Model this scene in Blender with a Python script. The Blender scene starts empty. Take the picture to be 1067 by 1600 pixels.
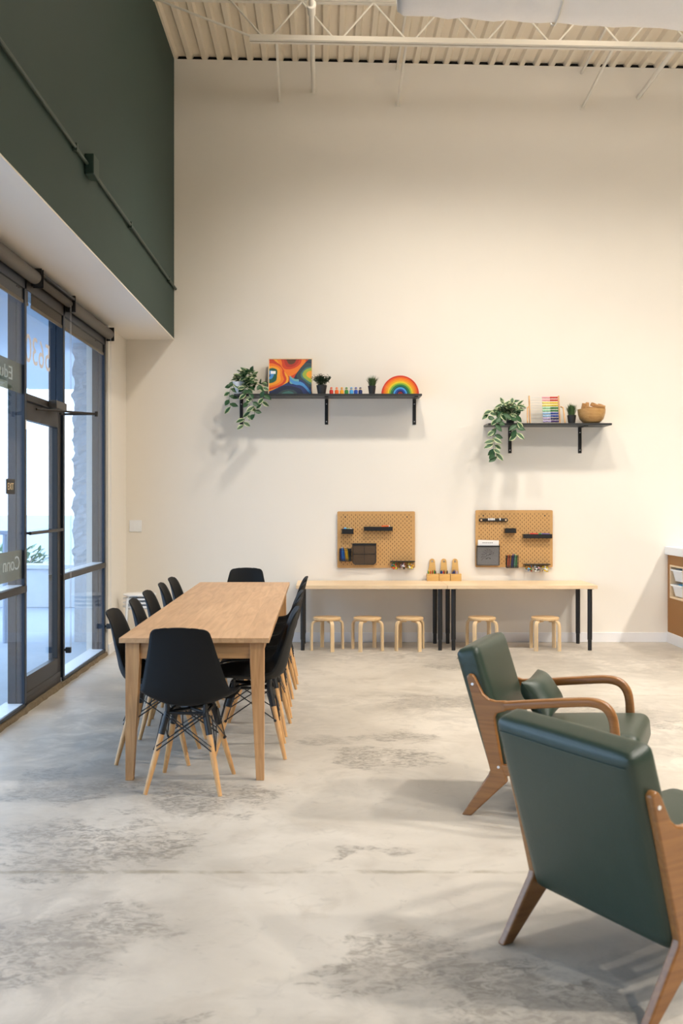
import bpy, bmesh, math, random
from mathutils import Vector, Matrix, Euler
random.seed(7)
S = bpy.context.scene
COL = S.collection
PI = math.pi
F = 1555.6          # focal length in pixels (35 mm lens, 36 mm tall frame, 1600 px)
D = 10.04           # distance camera -> back wall
EYE = 1.44

# ------------------------------------------------------------------ helpers
def lin(r, g, b):
    f = lambda c: (c/255/12.92) if c/255 <= .04045 else ((c/255+.055)/1.055)**2.4
    return (f(r), f(g), f(b), 1)

MATS = {}
def mat(name, col, rough=.6, metal=0, spec=.5, noise=0, nscale=8, bump=0, bscale=60, emit=None, sheen=0, coat=0):
    if name in MATS: return MATS[name]
    m = bpy.data.materials.new(name); m.use_nodes = True
    nt = m.node_tree; b = nt.nodes['Principled BSDF']
    b.inputs['Base Color'].default_value = col
    b.inputs['Roughness'].default_value = rough
    b.inputs['Metallic'].default_value = metal
    b.inputs['Specular IOR Level'].default_value = spec
    if coat: b.inputs['Coat Weight'].default_value = coat
    if sheen: b.inputs['Sheen Weight'].default_value = sheen
    tc = nt.nodes.new('ShaderNodeTexCoord')
    if noise:
        n = nt.nodes.new('ShaderNodeTexNoise'); n.inputs['Scale'].default_value = nscale; n.inputs['Detail'].default_value = 5
        nt.links.new(tc.outputs['Object'], n.inputs['Vector'])
        mx = nt.nodes.new('ShaderNodeMix'); mx.data_type = 'RGBA'
        mx.inputs['A'].default_value = tuple(c*(1-noise) for c in col[:3]) + (1,)
        mx.inputs['B'].default_value = tuple(min(1, c*(1+noise)) for c in col[:3]) + (1,)
        nt.links.new(n.outputs['Fac'], mx.inputs['Factor'])
        nt.links.new(mx.outputs['Result'], b.inputs['Base Color'])
    if bump:
        n2 = nt.nodes.new('ShaderNodeTexNoise'); n2.inputs['Scale'].default_value = bscale; n2.inputs['Detail'].default_value = 4
        nt.links.new(tc.outputs['Object'], n2.inputs['Vector'])
        bp = nt.nodes.new('ShaderNodeBump'); bp.inputs['Strength'].default_value = bump; bp.inputs['Distance'].default_value = .01
        nt.links.new(n2.outputs['Fac'], bp.inputs['Height']); nt.links.new(bp.outputs['Normal'], b.inputs['Normal'])
    MATS[name] = m
    return m

def wood(name, c1, c2, rough=.45, axis=1, scale=1.0, plank=0, coat=0):
    """grain running along local AXIS"""
    m = bpy.data.materials.new(name); m.use_nodes = True
    nt = m.node_tree; b = nt.nodes['Principled BSDF']; b.inputs['Roughness'].default_value = rough
    if coat: b.inputs['Coat Weight'].default_value = coat; b.inputs['Coat Roughness'].default_value = .25
    tc = nt.nodes.new('ShaderNodeTexCoord'); mp = nt.nodes.new('ShaderNodeMapping')
    sc = [14*scale]*3; sc[axis] = 1.1*scale
    mp.inputs['Scale'].default_value = sc
    nt.links.new(tc.outputs['Object'], mp.inputs['Vector'])
    n = nt.nodes.new('ShaderNodeTexNoise'); n.inputs['Scale'].default_value = 1.6; n.inputs['Detail'].default_value = 6; n.inputs['Distortion'].default_value = 1.2
    nt.links.new(mp.outputs['Vector'], n.inputs['Vector'])
    cr = nt.nodes.new('ShaderNodeValToRGB')
    cr.color_ramp.elements[0].position = .32; cr.color_ramp.elements[0].color = c2
    cr.color_ramp.elements[1].position = .66; cr.color_ramp.elements[1].color = c1
    nt.links.new(n.outputs['Fac'], cr.inputs['Fac'])
    out = cr.outputs['Color']
    if plank:
        br = nt.nodes.new('ShaderNodeTexBrick')
        mp2 = nt.nodes.new('ShaderNodeMapping'); mp2.inputs['Rotation'].default_value = (0, 0, PI/2 if axis == 1 else 0)
        nt.links.new(tc.outputs['Object'], mp2.inputs['Vector']); nt.links.new(mp2.outputs['Vector'], br.inputs['Vector'])
        br.inputs['Scale'].default_value = 1; br.inputs['Brick Width'].default_value = 1.3; br.inputs['Row Height'].default_value = plank
        br.inputs['Mortar Size'].default_value = .0006
        br.inputs['Color1'].default_value = (1, 1, 1, 1); br.inputs['Color2'].default_value = (.86, .84, .82, 1); br.inputs['Mortar'].default_value = (.7, .66, .6, 1)
        mx = nt.nodes.new('ShaderNodeMix'); mx.data_type = 'RGBA'; mx.blend_type = 'MULTIPLY'; mx.inputs['Factor'].default_value = 1
        nt.links.new(out, mx.inputs['A']); nt.links.new(br.outputs['Color'], mx.inputs['B']); out = mx.outputs['Result']
    nt.links.new(out, b.inputs['Base Color'])
    MATS[name] = m
    return m

def glassy(name, tint, refl=1.45, rough=0.0, haze=0.0, hazecol=(.8, .85, .9, 1), lit=False):
    m = bpy.data.materials.new(name); m.use_nodes = True
    nt = m.node_tree; nt.nodes.clear()
    o = nt.nodes.new('ShaderNodeOutputMaterial'); t = nt.nodes.new('ShaderNodeBsdfTransparent'); t.inputs['Color'].default_value = tint
    g = nt.nodes.new('ShaderNodeBsdfGlossy'); g.inputs['Roughness'].default_value = rough
    # same reflectance from both sides of the thin sheet, rising at glancing angles
    lw = nt.nodes.new('ShaderNodeLayerWeight'); lw.inputs['Blend'].default_value = .5
    pw = nt.nodes.new('ShaderNodeMath'); pw.operation = 'POWER'; pw.inputs[1].default_value = 5; nt.links.new(lw.outputs['Facing'], pw.inputs[0])
    fr = nt.nodes.new('ShaderNodeMath'); fr.operation = 'MULTIPLY_ADD'; fr.inputs[1].default_value = .5; fr.inputs[2].default_value = .09*(refl-1); nt.links.new(pw.outputs[0], fr.inputs[0])
    mx = nt.nodes.new('ShaderNodeMixShader')
    nt.links.new(fr.outputs[0], mx.inputs[0]); nt.links.new(t.outputs[0], mx.inputs[1]); nt.links.new(g.outputs[0], mx.inputs[2])
    last = mx
    if haze:
        d = nt.nodes.new('ShaderNodeBsdfTranslucent' if lit else 'ShaderNodeBsdfDiffuse'); d.inputs['Color'].default_value = hazecol
        m2 = nt.nodes.new('ShaderNodeMixShader'); m2.inputs[0].default_value = haze
        nt.links.new(mx.outputs[0], m2.inputs[1]); nt.links.new(d.outputs[0], m2.inputs[2]); last = m2
    nt.links.new(last.outputs[0], o.inputs[0])
    MATS[name] = m
    return m

class MB:
    def __init__(s): s.bm = bmesh.new(); s.mi = 0
    def _new(s, verts, faces, M=None):
        vs = [s.bm.verts.new((M @ Vector(v)) if M is not None else v) for v in verts]
        for f in faces:
            try:
                fc = s.bm.faces.new([vs[i] for i in f]); fc.material_index = s.mi
            except ValueError: pass
        return vs
    def box(s, x0, x1, y0, y1, z0, z1, M=None):
        v = [(x, y, z) for x in (x0, x1) for y in (y0, y1) for z in (z0, z1)]
        s._new(v, [(0,1,3,2), (4,6,7,5), (0,4,5,1), (2,3,7,6), (0,2,6,4), (1,5,7,3)], M)
        return s
    def cbox(s, c, size, M=None):
        return s.box(c[0]-size[0]/2, c[0]+size[0]/2, c[1]-size[1]/2, c[1]+size[1]/2, c[2]-size[2]/2, c[2]+size[2]/2, M)
    def tube(s, pts, r, n=10, cap=True, closed=False):
        """round tube along pts; r a number or one per point"""
        pts = [Vector(p) for p in pts]; N = len(pts)
        rs = r if isinstance(r, (list, tuple)) else [r]*N
        rings = []; up = None
        for i, p in enumerate(pts):
            if closed: t = pts[(i+1) % N]-pts[i-1]
            else: t = pts[min(i+1, N-1)]-pts[max(i-1, 0)]
            t.normalize()
            if up is None:
                a = Vector((0, 0, 1)) if abs(t.z) < .9 else Vector((1, 0, 0))
                up = (a - t*a.dot(t)).normalized()
            else:
                up = (up - t*up.dot(t)).normalized()
            w = t.cross(up)
            rings.append([s.bm.verts.new(p+(up*math.cos(2*PI*k/n)+w*math.sin(2*PI*k/n))*rs[i]) for k in range(n)])
        for i in range(N if closed else N-1):
            a, b = rings[i], rings[(i+1) % N]
            for k in range(n):
                f = s.bm.faces.new((a[k], a[(k+1) % n], b[(k+1) % n], b[k])); f.material_index = s.mi
        if cap and not closed:
            f = s.bm.faces.new(list(reversed(rings[0]))); f.material_index = s.mi
            f = s.bm.faces.new(rings[-1]); f.material_index = s.mi
        return s
    def sweep(s, pts, sizes, lat=Vector((0, 1, 0)), round_=.3):
        """rounded-rectangle bar along pts (in a plane normal to lat); sizes = (thickness in plane, width along lat)"""
        pts = [Vector(p) for p in pts]; N = len(pts); rings = []
        for i, p in enumerate(pts):
            t = (pts[min(i+1, N-1)]-pts[max(i-1, 0)]).normalized(); nrm = lat.cross(t).normalized()
            a, b = sizes[i][0]/2, sizes[i][1]/2; c = min(a, b)*round_*2
            ring = []
            for (sx, sy, a0) in ((1, 1, 0), (-1, 1, PI/2), (-1, -1, PI), (1, -1, 1.5*PI)):
                for k in range(4):
                    an = a0+k/3*PI/2
                    ring.append(s.bm.verts.new(p+nrm*(sx*(a-c)+c*math.cos(an))+lat*(sy*(b-c)+c*math.sin(an))))
            rings.append(ring)
        n = 16
        for i in range(N-1):
            a, b = rings[i], rings[i+1]
            for k in range(n):
                f = s.bm.faces.new((a[k], a[(k+1) % n], b[(k+1) % n], b[k])); f.material_index = s.mi
        s.bm.faces.new(list(reversed(rings[0]))); s.bm.faces.new(rings[-1])
        return s
    def lathe(s, prof, n=24, c=(0, 0, 0), cap=True):
        rings = []
        for (r, z) in prof:
            rings.append([s.bm.verts.new((c[0]+r*math.cos(2*PI*k/n), c[1]+r*math.sin(2*PI*k/n), c[2]+z)) for k in range(n)])
        for i in range(len(rings)-1):
            a, b = rings[i], rings[i+1]
            for k in range(n):
                f = s.bm.faces.new((a[k], a[(k+1) % n], b[(k+1) % n], b[k])); f.material_index = s.mi
        if cap:
            f = s.bm.faces.new(list(reversed(rings[0]))); f.material_index = s.mi
            f = s.bm.faces.new(rings[-1]); f.material_index = s.mi
        return s
    def prism(s, poly, a0, a1, plane='XZ', M=None):
        """polygon extruded along the third axis from a0 to a1"""
        def P(u, v, a):
            return {'XZ': (u, a, v), 'YZ': (a, u, v), 'XY': (u, v, a)}[plane]
        n = len(poly)
        v = [P(u, w, a0) for u, w in poly]+[P(u, w, a1) for u, w in poly]
        fs = [tuple(range(n)), tuple(range(2*n-1, n-1, -1))]+[(i, i+n, (i+1) % n+n, (i+1) % n) for i in range(n)]
        s._new(v, fs, M); return s
    def ball(s, c, r, n=10, sc=(1, 1, 1)):
        prof = [(max(r*math.sin(PI*i/n), 1e-4), -r*math.cos(PI*i/n)) for i in range(n+1)]
        rings = []
        for (q, z) in prof:
            rings.append([s.bm.verts.new((c[0]+q*sc[0]*math.cos(2*PI*k/12), c[1]+q*sc[1]*math.sin(2*PI*k/12), c[2]+z*sc[2])) for k in range(12)])
        for i in range(n):
            a, b = rings[i], rings[i+1]
            for k in range(12):
                f = s.bm.faces.new((a[k], a[(k+1) % 12], b[(k+1) % 12], b[k])); f.material_index = s.mi
        return s
    def cushion(s, size, r, puff=(0, 0, 0), n=14, M=None):
        """closed rounded box, its faces pushed out by puff"""
        hx, hy, hz = (c/2 for c in size); h = (hx, hy, hz)
        cache = {}
        def V(ix, iy, iz):
            k = (ix, iy, iz)
            if k in cache: return cache[k]
            u = [2*i/n-1 for i in k]
            # denser near edges
            u = [math.copysign(abs(math.sin(c*PI/2))**.8, c) for c in u]
            p = [u[a]*h[a] for a in range(3)]
            q = [max(-(h[a]-r), min(h[a]-r, p[a])) for a in range(3)]
            d = Vector([p[a]-q[a] for a in range(3)])
            if d.length > 1e-9: d = d.normalized()*r
            w = Vector(q)+d
            for a in range(3):
                o = [b for b in range(3) if b != a]
                w[a] += puff[a]*u[a]*(1-u[o[0]]**2)*(1-u[o[1]]**2)
            cache[k] = s.bm.verts.new(M @ w if M is not None else w)
            return cache[k]
        for a in range(3):
            for side in (0, n):
                b, c = [x for x in range(3) if x != a]
                for i in range(n):
                    for j in range(n):
                        q = []
                        for (di, dj) in ((0, 0), (1, 0), (1, 1), (0, 1)):
                            k = [0, 0, 0]; k[a] = side; k[b] = i+di; k[c] = j+dj; q.append(V(*k))
                        try:
                            f = s.bm.faces.new(q); f.material_index = s.mi
                        except ValueError: pass
        return s

def obj(name, mb, m, parent=None, loc=(0, 0, 0), rot=(0, 0, 0), bev=0, seg=2, smooth=True, angle=35, solid=0):
    bmesh.ops.recalc_face_normals(mb.bm, faces=mb.bm.faces) if not solid == -1 else None
    me = bpy.data.meshes.new(name); mb.bm.to_mesh(me); mb.bm.free()
    for q in (m if isinstance(m, (list, tuple)) else [m]): me.materials.append(q)
    if smooth:
        me.shade_smooth(); me.set_sharp_from_angle(angle=math.radians(angle))
    o = bpy.data.objects.new(name, me); COL.objects.link(o)
    o.location = loc; o.rotation_euler = rot
    if parent: o.parent = parent
    if solid > 0:
        md = o.modifiers.new('solid', 'SOLIDIFY'); md.thickness = solid; md.offset = 0
    if bev:
        md = o.modifiers.new('bevel', 'BEVEL'); md.width = bev; md.segments = seg; md.limit_method = 'ANGLE'; md.angle_limit = math.radians(40)
    return o

def tag(o, label, cat, group=None):
    o['label'] = label; o['category'] = cat
    if group: o['group'] = group
    return o
def thing(name, label, cat, loc=(0, 0, 0), rz=0, group=None):
    o = bpy.data.objects.new(name, None); COL.objects.link(o); o.empty_display_size = .05
    o.location = loc; o.rotation_euler = (0, 0, rz)
    return tag(o, label, cat, group)
def struct(o): o['kind'] = 'structure'; return o
def sroot(name):
    o = bpy.data.objects.new(name, None); COL.objects.link(o); o['kind'] = 'structure'; return o
def dup(root, loc, rz, label, group=None):
    def rec(src, par):
        c = src.copy(); COL.objects.link(c)
        if par is not None: c.parent = par
        for ch in [k for k in src.children]: rec(ch, c)
        return c
    r = rec(root, None); r.location = loc; r.rotation_euler = (0, 0, rz); r['label'] = label
    if group: r['group'] = group
    return r
def at(x, y, Y):
    """world point at depth Y seen at photo pixel x, y"""
    return Vector(((x-507)*Y/F, Y, EYE-(y-780)*Y/F))
def smoothpath(pts, k=6):
    pts = [Vector(p) for p in pts]; out = []
    for i in range(len(pts)-1):
        p0 = pts[max(i-1, 0)]; p1 = pts[i]; p2 = pts[i+1]; p3 = pts[min(i+2, len(pts)-1)]
        for j in range(k):
            t = j/k
            out.append(.5*((2*p1)+(p2-p0)*t+(2*p0-5*p1+4*p2-p3)*t*t+(3*p1-p0-3*p2+p3)*t**3))
    out.append(pts[-1]); return out

# ------------------------------------------------------------------ materials
WHITE = mat('wall_paint', lin(236, 229, 218), .75, spec=.2, noise=.015, nscale=3, bump=.05, bscale=220)
GREEN = mat('green_paint', lin(50, 69, 63), .6, spec=.3, noise=.05, nscale=3, bump=.04, bscale=150)
DECK = mat('deck_paint', lin(236, 224, 204), .6, spec=.3, noise=.02, nscale=4)
STEEL = mat('painted_steel', lin(232, 226, 214), .5, spec=.4)
TRIM = mat('trim_paint', lin(236, 235, 236), .45)
FRAME = mat('dark_anodised', (.009, .016, .030, 1), .38, metal=.0, spec=.5, noise=.2, nscale=6)
FRAMEB = mat('bronze_metal', (.035, .03, .027, 1), .42, metal=.3)
BLACKM = mat('black_metal', (.012, .012, .013, 1), .4)
BLACKP = mat('black_shell', (.0075, .008, .0088, 1), .58, spec=.2, bump=.06, bscale=500)
CHROME = mat('chrome', (.6, .6, .6, 1), .2, metal=1)
ZINC = mat('screw_metal', (.75, .75, .76, 1), .3, metal=.6)
OAK = wood('oak', lin(214, 172, 128), lin(190, 146, 102), .42, axis=1, scale=1.0, plank=.128)
OAKX = wood('oak_cross', lin(205, 158, 108), lin(178, 130, 84), .45, axis=0, scale=1.2)
OAKZ = wood('oak_upright', lin(205, 158, 108), lin(178, 130, 84), .45, axis=2, scale=1.6)
BIRCH = wood('birch', lin(228, 200, 158), lin(212, 182, 140), .45, axis=2, scale=1.5)
BIRCHX = wood('birch_top', lin(232, 206, 172), lin(218, 190, 152), .45, axis=0, scale=1.0)
BEECH = wood('beech_dowel', lin(216, 168, 112), lin(196, 146, 92), .42, axis=2, scale=2)
WALNUT = wood('walnut', lin(146, 98, 50), lin(124, 80, 38), .34, axis=0, scale=1.5, coat=.25)
BAMBOO = wood('bamboo', lin(222, 180, 112), lin(204, 158, 90), .5, axis=0, scale=3)
PINE = wood('pine', lin(236, 212, 178), lin(224, 196, 158), .5, axis=1, scale=2)
LEATHER = mat('green_leather', lin(43, 57, 46), .38, spec=.5, noise=.12, nscale=14, bump=.12, bscale=260)
FABRICB = mat('blind_fabric', lin(92, 86, 78), .85, noise=.12, nscale=60, bump=.1, bscale=500)
GLASS = glassy('clear_glass', (.90, .95, 1, 1), 1.45)
JARG = glassy('clear_plastic', (.93, .94, .95, 1), 1.3)
SHELFM = mat('shelf_black', (.03, .032, .033, 1), .38, spec=.6, noise=.1, nscale=10)
POTB = mat('pot_black', (.02, .02, .021, 1), .5)
POTW = mat('pot_white', lin(238, 240, 244), .35)
SOIL = mat('soil', (.03, .02, .012, 1), .9, noise=.3, nscale=40)
WHITEP = mat('white_plastic', lin(240, 242, 245), .35)
WHITEM = mat('white_metal', lin(238, 241, 244), .35)
CLOUD = mat('insulation_wrap', lin(240, 236, 232), .55, noise=.03, nscale=9, bump=.5, bscale=9)
def colm(name, r, g, b, rough=.5): return mat('paint_'+name, lin(r, g, b), rough)
RED = colm('red', 205, 45, 30); ORANGE = colm('orange', 236, 104, 30); AMBER = colm('amber', 240, 165, 30); YELLOW = colm('yellow', 236, 205, 40)
LIME = colm('lime', 150, 180, 60); GRN = colm('green', 45, 130, 60); TEAL = colm('teal', 22, 90, 85); SKYB = colm('sky_blue', 75, 165, 225)
BLUE = colm('blue', 25, 75, 170); NAVY = colm('navy', 24, 40, 95); PURPLE = colm('purple', 80, 55, 130); PINK = colm('pink', 240, 170, 180)
LBLUE = colm('pale_blue', 165, 205, 235); LGREEN = colm('pale_green', 160, 215, 175); LPURP = colm('pale_purple', 190, 175, 215); LYEL = colm('pale_yellow', 242, 222, 110)
DKRED = colm('dark_red', 150, 40, 35); BLACKC = colm('black', 25, 25, 28); WHITEC = colm('white', 238, 238, 238); BROWN = colm('brown', 95, 60, 35); SKIN = colm('pale_wood', 226, 190, 145)

def concrete():
    m = bpy.data.materials.new('polished_concrete'); m.use_nodes = True
    nt = m.node_tree; b = nt.nodes['Principled BSDF']; L = nt.links
    tc = nt.nodes.new('ShaderNodeTexCoord'); P = tc.outputs['Object']
    def noise(sc, det=6, dist=0, rough=.55, vec=None):
        n = nt.nodes.new('ShaderNodeTexNoise'); n.inputs['Scale'].default_value = sc; n.inputs['Detail'].default_value = det
        n.inputs['Distortion'].default_value = dist; n.inputs['Roughness'].default_value = rough
        L.new(vec or P, n.inputs['Vector']); return n.outputs['Fac']
    def ramp(src, a, c):
        r = nt.nodes.new('ShaderNodeMapRange'); r.interpolation_type = 'SMOOTHSTEP'; r.inputs['From Min'].default_value = a; r.inputs['From Max'].default_value = c
        L.new(src, r.inputs['Value']); return r.outputs['Result']
    def math_(op, x, y=None, v=None):
        n = nt.nodes.new('ShaderNodeMath'); n.operation = op; n.use_clamp = False
        L.new(x, n.inputs[0])
        if y is not None: L.new(y, n.inputs[1])
        elif v is not None: n.inputs[1].default_value = v
        return n.outputs[0]
    def mix(fac, a, c):
        x = nt.nodes.new('ShaderNodeMix'); x.data_type = 'RGBA'; L.new(fac, x.inputs['Factor'])
        for k, v in (('A', a), ('B', c)):
            if isinstance(v, tuple): x.inputs[k].default_value = v
            else: L.new(v, x.inputs[k])
        return x.outputs['Result']
    nw = nt.nodes.new('ShaderNodeTexNoise'); nw.inputs['Scale'].default_value = 2.6; nw.inputs['Detail'].default_value = 5; L.new(P, nw.inputs['Vector'])
    wv = nt.nodes.new('ShaderNodeVectorMath'); wv.operation = 'MULTIPLY_ADD'; wv.inputs[1].default_value = (.9, .9, 0); L.new(nw.outputs['Color'], wv.inputs[0])
    wo = nt.nodes.new('ShaderNodeVectorMath'); wo.operation = 'ADD'; wo.inputs[1].default_value = (-.45, -.45, 0); L.new(P, wo.inputs[0])
    L.new(wo.outputs[0], wv.inputs[2]); WP = wv.outputs[0]
    def spot(cx, cy, rx, ry):
        mp = nt.nodes.new('ShaderNodeMapping'); mp.vector_type = 'POINT'
        mp.inputs['Location'].default_value = (-cx/rx, -cy/ry, 0); mp.inputs['Scale'].default_value = (1/rx, 1/ry, 0)
        L.new(WP, mp.inputs['Vector'])
        ln = nt.nodes.new('ShaderNodeVectorMath'); ln.operation = 'LENGTH'; L.new(mp.outputs['Vector'], ln.inputs[0])
        r = nt.nodes.new('ShaderNodeMapRange'); r.interpolation_type = 'SMOOTHSTEP'
        r.inputs['From Min'].default_value = 1.15; r.inputs['From Max'].default_value = .35
        L.new(ln.outputs['Value'], r.inputs['Value']); return r.outputs['Result']
    mpx = nt.nodes.new('ShaderNodeMapping'); mpx.inputs['Scale'].default_value = (1, 1.5, 1); L.new(P, mpx.inputs['Vector'])
    base = mix(ramp(noise(.9, 5, .6), .35, .68), lin(180, 172, 160), lin(204, 196, 184))
    base = mix(ramp(noise(3.5, 7, .8), .5, .75), base, lin(178, 169, 156))
    base = mix(math_('MULTIPLY', ramp(noise(9, 8, 1.5), .55, .72), v=.35), base, lin(160, 153, 143))
    # worn, exposed patches where the photo has them
    sp = None
    for a in ((.25, 5.55, .42, .22), (.48, 6.0, .25, .3), (-.95, 4.15, .62, .52), (-.85, 3.2, .5, .32), (.62, 2.75, .45, .42), (.33, 3.05, .4, .3), (-1.3, 5.0, .4, .4), (.05, 5.9, .3, .2), (.85, 7.1, .6, .3), (1.9, 6.6, .6, .5),
              (1.05, 8.6, .35, .25), (-.62, 4.85, .55, .3), (.15, 4.0, .22, .1), (2.4, 5.6, .5, .4), (.95, 2.55, .3, .3), (-.5, 2.6, .25, .3)):
        q = spot(*a); sp = q if sp is None else math_('MAXIMUM', sp, q)
    fine = noise(8, 10, 1.0, .68, mpx.outputs['Vector'])
    vein = noise(7, 10, 1.6, .66, mpx.outputs['Vector'])
    big = noise(1.6, 6, 1.2, .6)
    thr = math_('ADD', math_('ADD', math_('MULTIPLY', sp, v=.26), math_('MULTIPLY', vein, v=.62)), math_('MULTIPLY', fine, v=.38))
    speck = ramp(noise(18, 9, 1.5, .66, mpx.outputs['Vector']), .40, .60)
    worn = math_('MULTIPLY', ramp(thr, .605, .775), math_('ADD', math_('MULTIPLY', speck, v=.68), v=.14))
    base = mix(worn, base, mix(noise(5, 4), lin(104, 101, 96), lin(132, 123, 110)))
    gr = None
    for a in ((-1.15, 3.1, .7, .9), (-1.35, 5.9, .75, 1.7), (-.6, 6.6, .8, 1.7), (1.0, 9.3, 3.2, .7), (.9, 7.0, 1.1, .6), (2.2, 6.2, .9, 1.2), (.7, 2.8, .8, .6), (2.6, 8.6, 1.2, .8)):
        q = spot(*a); gr = q if gr is None else math_('MAXIMUM', gr, q)
    gr = math_('MULTIPLY', math_('MULTIPLY', gr, ramp(noise(4.5, 9, 1.4, .64), .36, .60)), v=.55)
    base = mix(gr, base, mix(noise(30, 6), lin(138, 133, 126), lin(164, 155, 143)))
    smud = math_('MULTIPLY', ramp(math_('ADD', math_('MULTIPLY', sp, v=.12), big), .52, .72), v=.38)
    base = mix(smud, base, lin(160, 152, 141))
    rnd = ramp(noise(16, 8, 1.5, .65), .64, .74)
    base = mix(math_('MULTIPLY', rnd, v=.3), base, lin(130, 124, 116))
    # saw-cut control joints across the room
    sx = nt.nodes.new('ShaderNodeSeparateXYZ'); L.new(P, sx.inputs[0])
    wob = math_('MULTIPLY', noise(6, 6), v=.06)
    for yj, wd, st in ((3.875, .022, .62), (7.33, .012, .35)):
        dd = math_('ABSOLUTE', math_('SUBTRACT', math_('ADD', sx.outputs['Y'], wob), v=yj))
        ln = nt.nodes.new('ShaderNodeMapRange'); ln.inputs['From Min'].default_value = wd; ln.inputs['From Max'].default_value = wd*.3
        L.new(dd, ln.inputs['Value'])
        base = mix(math_('MULTIPLY', math_('MULTIPLY', ln.outputs['Result'], ramp(noise(5, 7, 1), .34, .58)), v=st), base, lin(132, 122, 102))
    L.new(base, b.inputs['Base Color'])
    rg = nt.nodes.new('ShaderNodeMapRange'); rg.inputs['To Min'].default_value = .32; rg.inputs['To Max'].default_value = .55
    L.new(noise(6, 6, 1), rg.inputs['Value']); L.new(rg.outputs['Result'], b.inputs['Roughness'])
    b.inputs['Specular IOR Level'].default_value = .4
    bp = nt.nodes.new('ShaderNodeBump'); bp.inputs['Strength'].default_value = .12; bp.inputs['Distance'].default_value = .01
    L.new(fine, bp.inputs['Height']); L.new(bp.outputs['Normal'], b.inputs['Normal'])
    return m
CONC = concrete()

def pegmat():
    m = bpy.data.materials.new('pegboard_fibre'); m.use_nodes = True
    nt = m.node_tree; b = nt.nodes['Principled BSDF']; L = nt.links; b.inputs['Roughness'].default_value = .65
    tc = nt.nodes.new('ShaderNodeTexCoord'); sp = nt.nodes.new('ShaderNodeSeparateXYZ'); L.new(tc.outputs['Object'], sp.inputs[0])
    def M(op, a, c=None, v=None):
        n = nt.nodes.new('ShaderNodeMath'); n.operation = op
        if isinstance(a, float): n.inputs[0].default_value = a
        else: L.new(a, n.inputs[0])
        if c is not None: L.new(c, n.inputs[1])
        elif v is not None: n.inputs[1].default_value = v
        return n.outputs[0]
    def slots(ox, oz):
        dx = M('ABSOLUTE', M('SUBTRACT', M('FLOORED_MODULO', M('ADD', sp.outputs['X'], v=ox), v=.0413), v=.02065))
        dz = M('ABSOLUTE', M('SUBTRACT', M('FLOORED_MODULO', M('ADD', sp.outputs['Z'], v=oz), v=.0413), v=.02065))
        return M('MULTIPLY', M('LESS_THAN', dx, v=.0032), M('LESS_THAN', dz, v=.0075))
    msk = M('MAXIMUM', slots(0, 0), slots(.02065, .02065))
    # plain margin round the edge
    msk = M('MULTIPLY', msk, M('MULTIPLY', M('LESS_THAN', M('ABSOLUTE', sp.outputs['X']), v=.365), M('LESS_THAN', M('ABSOLUTE', sp.outputs['Z']), v=.262)))
    n = nt.nodes.new('ShaderNodeTexNoise'); n.inputs['Scale'].default_value = 60; n.inputs['Detail'].default_value = 4; L.new(tc.outputs['Object'], n.inputs['Vector'])
    mx = nt.nodes.new('ShaderNodeMix'); mx.data_type = 'RGBA'; L.new(n.outputs['Fac'], mx.inputs['Factor']); mx.inputs['A'].default_value = lin(184, 140, 84); mx.inputs['B'].default_value = lin(204, 160, 104)
    m2 = nt.nodes.new('ShaderNodeMix'); m2.data_type = 'RGBA'; L.new(msk, m2.inputs['Factor']); L.new(mx.outputs['Result'], m2.inputs['A']); m2.inputs['B'].default_value = lin(96, 64, 32)
    L.new(m2.outputs['Result'], b.inputs['Base Color'])
    return m
PEG = pegmat()
CORK = mat('brown_board', lin(160, 112, 62), .75, noise=.28, nscale=140)
LEAFG = mat('leaf_green', lin(46, 84, 48), .45, noise=.25, nscale=30); LEAFC = mat('leaf_cream', lin(196, 204, 160), .5)
LEAFD = mat('leaf_dark', lin(36, 62, 36), .5, noise=.3, nscale=30); GRASSM = mat('grass_blade', lin(66, 94, 50), .5, noise=.3, nscale=20); STEMM = mat('stem', lin(86, 100, 52), .6)

# ------------------------------------------------------------------ room shell
XL, XR, YB, YR = -2.0, 7.5, D, -5.0
XS, ZS = -1.517, 3.06      # bulkhead face, soffit height
def roofz(x): return 5.88-.0188*(x-XS)
mb = MB(); mb.box(-2.14, XR, YR, YB, -.1, 0)
struct(obj('floor', mb, CONC))
mb = MB(); mb.prism([(-2.2, 0), (XR, 0), (XR, roofz(XR)), (-2.2, roofz(-2.2))], YB, YB+.2)
struct(obj('wall_back', mb, WHITE, smooth=False))
mb = MB(); mb.box(-2.2, XL, 9.2, YB, 0, ZS); mb.box(-2.2, XL, YR, -2.0, 0, ZS)
struct(obj('wall_left', mb, WHITE, smooth=False))
mb = MB(); mb.box(XS-.1, XS, YR, YB, ZS, 6.3)
struct(obj('wall_bulkhead', mb, GREEN, smooth=False))
mb = MB(); mb.box(-2.3, XS-.0005, YR, YB, ZS-.012, ZS+.1)
struct(obj('ceiling_soffit', mb, WHITE, smooth=False))
mb = MB(); mb.box(XR, XR+.2, YR, YB, 0, 6.2)
struct(obj('wall_right', mb, GREEN))  # unseen wall, its dark green picked to cut bounced light
mb = MB(); mb.box(-2.2, XR, YR-.2, YR, 0, 6.3)
struct(obj('wall_rear', mb, GREEN))  # also out of view, coloured dark to lower the fill light
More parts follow.
